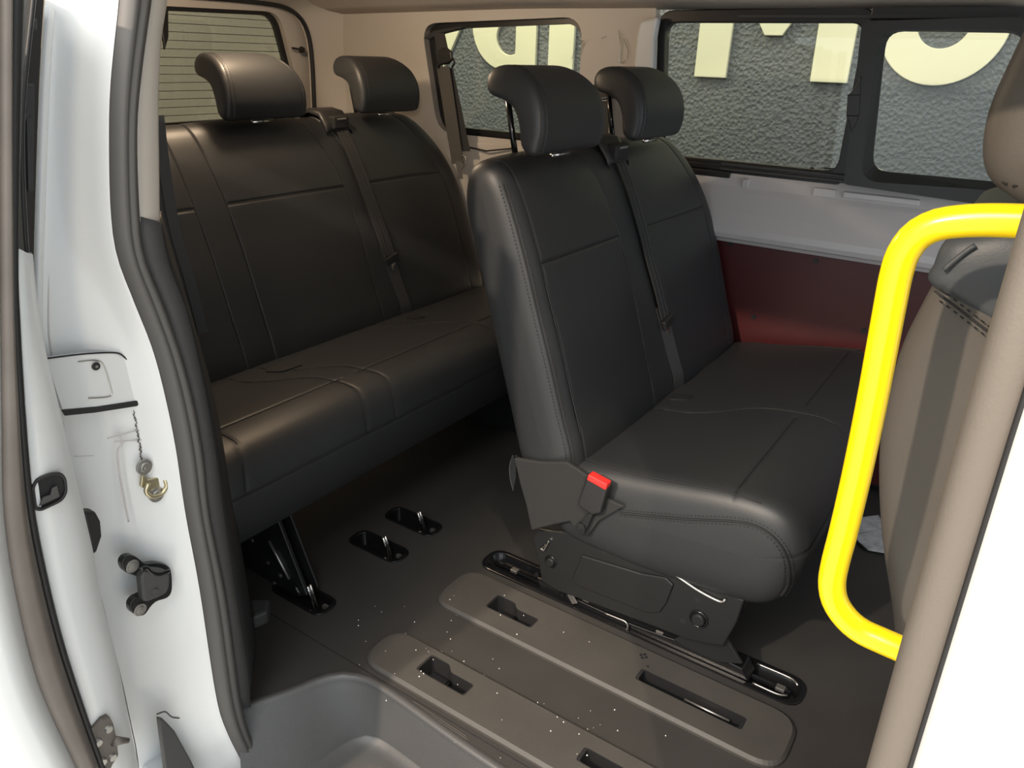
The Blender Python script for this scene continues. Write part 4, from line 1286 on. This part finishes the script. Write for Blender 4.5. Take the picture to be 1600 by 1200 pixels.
# near seat belt hanging behind the trim
nb = MB()
for o_ in (0.0, 0.028):
    pth = catmull([Q(x, y, X=-1.52 + o_ * 0.5) for x, y in ((236 + o_ * 400, 180), (247 + o_ * 400, 270), (262 + o_ * 420, 360), (285 + o_ * 420, 440), (308 + o_ * 330, 520))], 20)
    nb.strap(pth, (0.3, 1, 0), 0.022, 0.003, (1, -0.3, 0))
nbo = nb.build('seat_belt', 'webbing')
tag(nbo, 'dark belt webbing hanging between the beige pillar trim and the rear bench', 'seat belt', 'loose seat belts')

# ================================================================== SLIDING DOOR EDGE (far left)
XD = -0.95
door = bpy.data.objects.new('door_1', None)
COL.objects.link(door)
struct(door, 'white sliding door slid back, its front edge at the left of the picture', 'sliding door')
band_l = [(-6, -40), (-5, 0), (-4, 300), (-2, 500), (0, 660), (3, 800), (22, 930), (58, 1070), (115, 1195), (130, 1225)]
band_q = [(14, -40), (13, 0), (13, 200), (15, 400), (18, 520), (27, 660), (38, 780), (56, 880), (86, 1000), (122, 1110), (154, 1200), (164, 1230)]
band_r = [(40, -40), (37, 0), (30, 150), (24, 400), (27, 500), (36, 650), (48, 780), (66, 880), (95, 1000), (130, 1110), (162, 1200), (172, 1230)]
door_r = [(62, -40), (58, 0), (40, 200), (47, 400), (63, 527), (87, 630), (103, 700), (125, 790), (143, 867), (155, 935), (180, 1033), (200, 1133), (214, 1200), (220, 1230)]
B0, BQ, B1 = jc(band_l, XD + 0.02), jc(band_q, XD + 0.015), jc(band_r, XD + 0.005)
rows = []
for s in (0, 0.05, 0.2, 0.35, 0.5, 0.65, 0.8, 0.95, 1.0):
    rows.append([a.lerp(b, s) + Vector((0.018 * (max(0, 1 - (2 * s - 1) ** 2)) ** 0.5 - 0.004 * math.exp(-((s - 0.4) / 0.06) ** 2), 0, 0)) for a, b in zip(B0, BQ)])
MB().grid(rows).build('door_seal', 'bronze', door, smooth=True, solid=0.002)
MB().grid([BQ, [a.lerp(b, 0.5) + Vector((0.008, 0, 0)) for a, b in zip(BQ, B1)], B1]).build('seal_lip', 'dark_rubber', door, smooth=True, solid=0.003)
D1 = jc(door_r, XD - 0.01)
rows = [[p + Vector((0, 0.002, 0)) for p in B1], [a.lerp(b, 0.5) for a, b in zip(B1, D1)], D1, [p + Vector((-0.012, 0.004, 0)) for p in D1]]
MB().grid([r[18:] for r in rows]).build('edge_panel', 'white', door, smooth=True, solid=0.003)
rows = [[p + Vector((-0.01, 0.003, 0)) for p in D1], [p + Vector((-0.03, 0.014, 0)) for p in D1], [p + Vector((-0.12, 0.014, 0)) for p in D1]]
MB().grid([r[:] for r in rows]).build('inner_seal', 'dark_rubber', door, smooth=True, solid=0.004)
# outer skin sweeping to the left
rows = [[p for p in B0], [p + Vector((0.01, -0.03, 0)) for p in B0], [p + Vector((-0.02, -0.10, 0)) for p in B0], [p + Vector((-1.0, -0.12, 0)) for p in B0]]
MB().grid(rows).build('outer_skin', 'white', door, smooth=True, solid=0.003)
# latch recess
lt = [(47, 760), (54, 748), (80, 738), (95, 737), (102, 746), (104, 768), (96, 782), (62, 798), (52, 796)]
lo_ = rpoly([(q.y, q.z) for q in (Q(x, y, X=XD + 0.006) for x, y in lt)], 0.006, 3)
cyy = sum(p[0] for p in lo_) / len(lo_)
czz = sum(p[1] for p in lo_) / len(lo_)
li_ = [(cyy + (y - cyy) * 0.84, czz + (z - czz) * 0.84) for y, z in lo_]
MB().ring([(XD + 0.004, y, z) for y, z in lo_], [(XD + 0.004, y, z) for y, z in li_], (0.006, 0, 0)).build('latch_rim', 'black_plastic', door, bevel=0.001)
MB().prism([(XD + 0.003, y, z) for y, z in li_], (0.003, 0, 0)).build('latch_recess', 'seam', door)
MB().prism([Q(x, y, X=XD + 0.009) for x, y in ((60, 790), (66, 776), (78, 772), (80, 762), (88, 758), (92, 775))], (0.003, 0, 0)).build('latch_claw', 'trim_grey', door, bevel=0.001)
# guide pin bracket
gb = [(141, 1140), (160, 1124), (172, 1120), (178, 1132), (182, 1152), (186, 1180), (176, 1196), (168, 1215), (158, 1215), (150, 1170)]
gbo = MB().prism([Q(x, y, X=XD + 0.012) for x, y in gb], (-0.014, 0, 0)).build('guide_bracket', 'bronze', door, bevel=0.002)
a, b_ = Q(178, 1158, X=XD + 0.014), Q(200, 1157, X=XD + 0.014)
MB().tube([a, a.lerp(b_, 0.4), b_], [0.008, 0.006, 0.004], 12).build('guide_pin', 'bronze', gbo, smooth=True)
for (x, y) in ((169, 1139), (153, 1160), (175, 1183), (160, 1190)):
    MB().disc(Q(x, y, X=XD + 0.012), (1, 0, 0), 0.0065, 0.004, 14, 0.005).build('bracket_screw', 'dull_steel', gbo)
# dark buffer behind the edge
MB().prism([Q(x, y, X=-1.00) for x, y in ((130, 800), (150, 800), (158, 815), (160, 838), (152, 862), (146, 868))], (-0.02, 0, 0)).build('buffer', 'dark_rubber', door, bevel=0.004)
# shade of the top gap painted as a black sheet, fittings in front
MB().prism([Q(x, y, X=-1.035) for x, y in ((30, -30), (70, -30), (66, 40), (60, 130), (53, 330), (50, 470), (46, 480), (36, 300))], (-0.01, 0, 0)).build('gap_shade', 'frame_black', door)
for pts in (((40, 130), (56, 130), (54, 300), (44, 300)), ((42, 30), (60, 28), (60, 48), (42, 50)), ((36, 175), (52, 178), (52, 186), (36, 190))):
    MB().prism([Q(x, y, X=-1.02) for x, y in pts], (-0.02, 0, 0)).build('door_fitting', 'trim_dark', door, bevel=0.003)

# ================================================================== SEAT BELTS ON THE FAR SIDE
fbelt = thing('seat_belt', 'grey seat belt with a metal loop hanging in front of the rear quarter window', 'seat belt', 'loose seat belts')
YB = 2.19
def strip_quad(a, b, w0, w1, name, mtl, parent, Y=YB, t=0.003):
    (x0, y0), (x1, y1) = a, b
    MB().prism([Q(x0 - w0 / 2, y0, Y=Y), Q(x0 + w0 / 2, y0, Y=Y), Q(x1 + w1 / 2, y1, Y=Y), Q(x1 - w1 / 2, y1, Y=Y)], (0, t, 0)).build(name, mtl, parent)
strip_quad((686, 52), (693, 86), 16, 17, 'anchor_webbing', 'webbing', fbelt, YB + 0.006)
strip_quad((692, 104), (715, 256), 20, 18, 'webbing', 'grey_webbing', fbelt, YB)
strip_quad((701, 106), (727, 236), 12, 14, 'webbing', 'webbing', fbelt, YB + 0.012)
dr = MB().prism([Q(x, y, Y=YB - 0.004) for x, y in ((684, 78), (696, 74), (704, 80), (706, 92), (700, 100), (686, 102), (682, 94))], (0, 0.012, 0))
dro = dr.build('belt_loop_cover', 'black_plastic', fbelt, bevel=0.004)
MB().tube(catmull([Q(x, y, Y=YB - 0.006) for x, y in ((684, 106), (688, 101), (702, 97), (708, 92), (710, 99), (706, 105))], 24), 0.0035, 8).build('belt_loop', 'gloss_black', dro, smooth=True)
strip_quad((716, 252), (719, 280), 9, 7, 'belt_end', 'dull_steel', fbelt, YB - 0.002)
MB().tube(catmull([Q(x, y, Y=YB - 0.004) for x, y in ((720, 244), (727, 245), (727, 256), (722, 264))], 14), 0.003, 6).build('belt_hook', 'dull_steel', fbelt, smooth=True)
MB().prism([Q(x, y, Y=YB + 0.02) for x, y in ((660, 60), (676, 48), (720, 40), (722, 44), (690, 52), (668, 62))], (0, 0.03, 0)).build('anchor_cover', 'trim_dark', fbelt, bevel=0.004)

mbelt = thing('seat_belt', 'black belt loop and webbing on the pillar between the two-seat bench headrests', 'seat belt', 'loose seat belts')
strip_quad((937, 158), (938, 222), 30, 22, 'webbing', 'webbing', mbelt, 2.215)
MB().prism([Q(x, y, Y=2.205) for x, y in ((921, 136), (930, 130), (955, 142), (956, 155), (924, 158))], (0, 0.02, 0)).build('belt_loop_cover', 'black_plastic', mbelt, bevel=0.005)
MB().tube([Q(921, 151, Y=2.20), Q(926, 156, Y=2.20), Q(952, 152, Y=2.20)], 0.003, 6).build('belt_loop', 'dull_steel', mbelt, smooth=True)

# ================================================================== SIGN LETTERS ON THE HALL WALL
YL = 3.58
DEP = 0.02
def letter(name, label, polys=None, ring=None):
    mb = MB()
    if polys:
        for p in polys:
            mb.prism([(x, YL, z) for x, z in p], (0, DEP, 0))
    if ring:
        mb.ring([(x, YL, z) for x, z in ring[0]], [(x, YL, z) for x, z in ring[1]], (0, DEP, 0))
    o = mb.build(name, 'letter', bevel=0.003)
    tag(o, label, 'sign letter', 'raised letters on the grey wall')
    return o
ZL = 1.105
HT = 0.72
# V (only its foot shows), a, l, M, o
letter('sign_letter', 'foot of the slanted cream letter behind the grey seat belt', polys=[[(-3.02, 1.062), (-2.908, 1.062), (-2.70, 1.42), (-2.86, 1.42), (-2.965, 1.24), (-3.07, 1.42), (-3.23, 1.42)]])
ca, ra, rb_ = (-2.47, 1.315), 0.222, 0.075
out, inn = [], []
hc = (ca[0] + 0.02, ca[1] - 0.06)
def inside_a(x, z):
    if x > -2.29 or z < 1.093:
        return False
    return (x - ca[0]) ** 2 + (z - ca[1]) ** 2 < ra * ra or (x > ca[0] and abs(z - ca[1]) < ra)
for k in range(96):
    a = 2 * math.pi * k / 96
    r = 0.09
    while inside_a(hc[0] + (r + 0.001) * math.cos(a), hc[1] + (r + 0.001) * math.sin(a)):
        r += 0.001
    out.append((hc[0] + r * math.cos(a), hc[1] + r * math.sin(a)))
    rx = 0.085 if math.cos(a) < 0 else min(0.085, 0.035 / max(1e-6, math.cos(a)))
    inn.append((hc[0] + rx * math.cos(a), hc[1] + rx * math.sin(a)))
letter('sign_letter', 'round cream letter with a small D-shaped hole beside the seat belt', ring=(out, inn))
letter('sign_letter', 'plain upright cream letter bar at the right of the quarter window', polys=[[(-2.215, ZL), (-2.07, ZL), (-2.07, ZL + HT), (-2.215, ZL + HT)]])
xm0, xm1, xm2, xm3 = -1.43, -1.282, -0.915, -0.765
mpoly = [(xm0, ZL), (xm1, ZL), (xm1 + 0.005, ZL + HT * 0.55), (-1.135, ZL + 0.175), (-1.060, ZL + 0.175), (xm2 - 0.005, ZL + HT * 0.55), (xm2, ZL), (xm3, ZL), (xm3, ZL + HT), (xm2, ZL + HT), (-1.098, ZL + 0.42), (xm1, ZL + HT), (xm0, ZL + HT)]
letter('sign_letter', 'wide cream letter M with two stems behind the fixed window pane', polys=[mpoly])
co = (-0.455, 1.335)
out = [(co[0] + 0.225 * math.cos(2 * math.pi * k / 56), co[1] + 0.225 * math.sin(2 * math.pi * k / 56)) for k in range(56)]
inn = [(co[0] + 0.092 * math.cos(2 * math.pi * k / 56), co[1] + 0.092 * math.sin(2 * math.pi * k / 56)) for k in range(56)]
letter('sign_letter', 'round cream letter o with a round hole behind the sliding sash', ring=(out, inn))

# ================================================================== SMALL THINGS
for i, (pts, lab) in enumerate(((((1328, 812), (1372, 806), (1384, 826), (1340, 834)), 'printed leaflet on the floor behind the yellow handle, upper of two'),
                               (((1332, 838), (1378, 828), (1392, 866), (1356, 860)), 'printed leaflet on the floor behind the yellow handle, lower of two'))):
    mb = MB().prism([Q(x, y, Z=0.006 + 0.002 * i) for x, y in pts], (0, 0, 0.003))
    o = mb.build('leaflet', 'paper')
    tag(o, lab, 'leaflet', 'leaflets on the floor')
cr = MB()
spots = [(632, 948), (705, 970), (650, 1023), (770, 1030), (560, 978), (705, 920), (662, 1060), (617, 1060), (600, 1100), (690, 1018), (706, 1018), (716, 1040), (850, 1100), (870, 1128), (880, 1136), (840, 1098), (920, 1010), (880, 995), (860, 1150), (935, 955), (780, 1045), (965, 1142), (1040, 1150)]
for (x, y) in spots + [(random.uniform(560, 980), random.uniform(930, 1190)) for _ in range(45)]:
    if y > 1054 + 0.63 * (x - 535) and y > 1050:
        continue
    p = Q(x, y, Z=0.0)
    on = (0.875 < p.y < 0.98 or 1.11 < p.y < 1.245) and p.x > -0.92
    z = 0.0125 if on else 0.0005
    r = random.uniform(0.0006, 0.0016)
    cr.disc((p.x, p.y, z), (0, 0, 1), r, r, 5, r * 0.5)
o = cr.build('floor_crumbs', 'crumb')
tag(o, 'tiny pale crumbs scattered over the dark van floor', 'crumbs', kind='stuff')
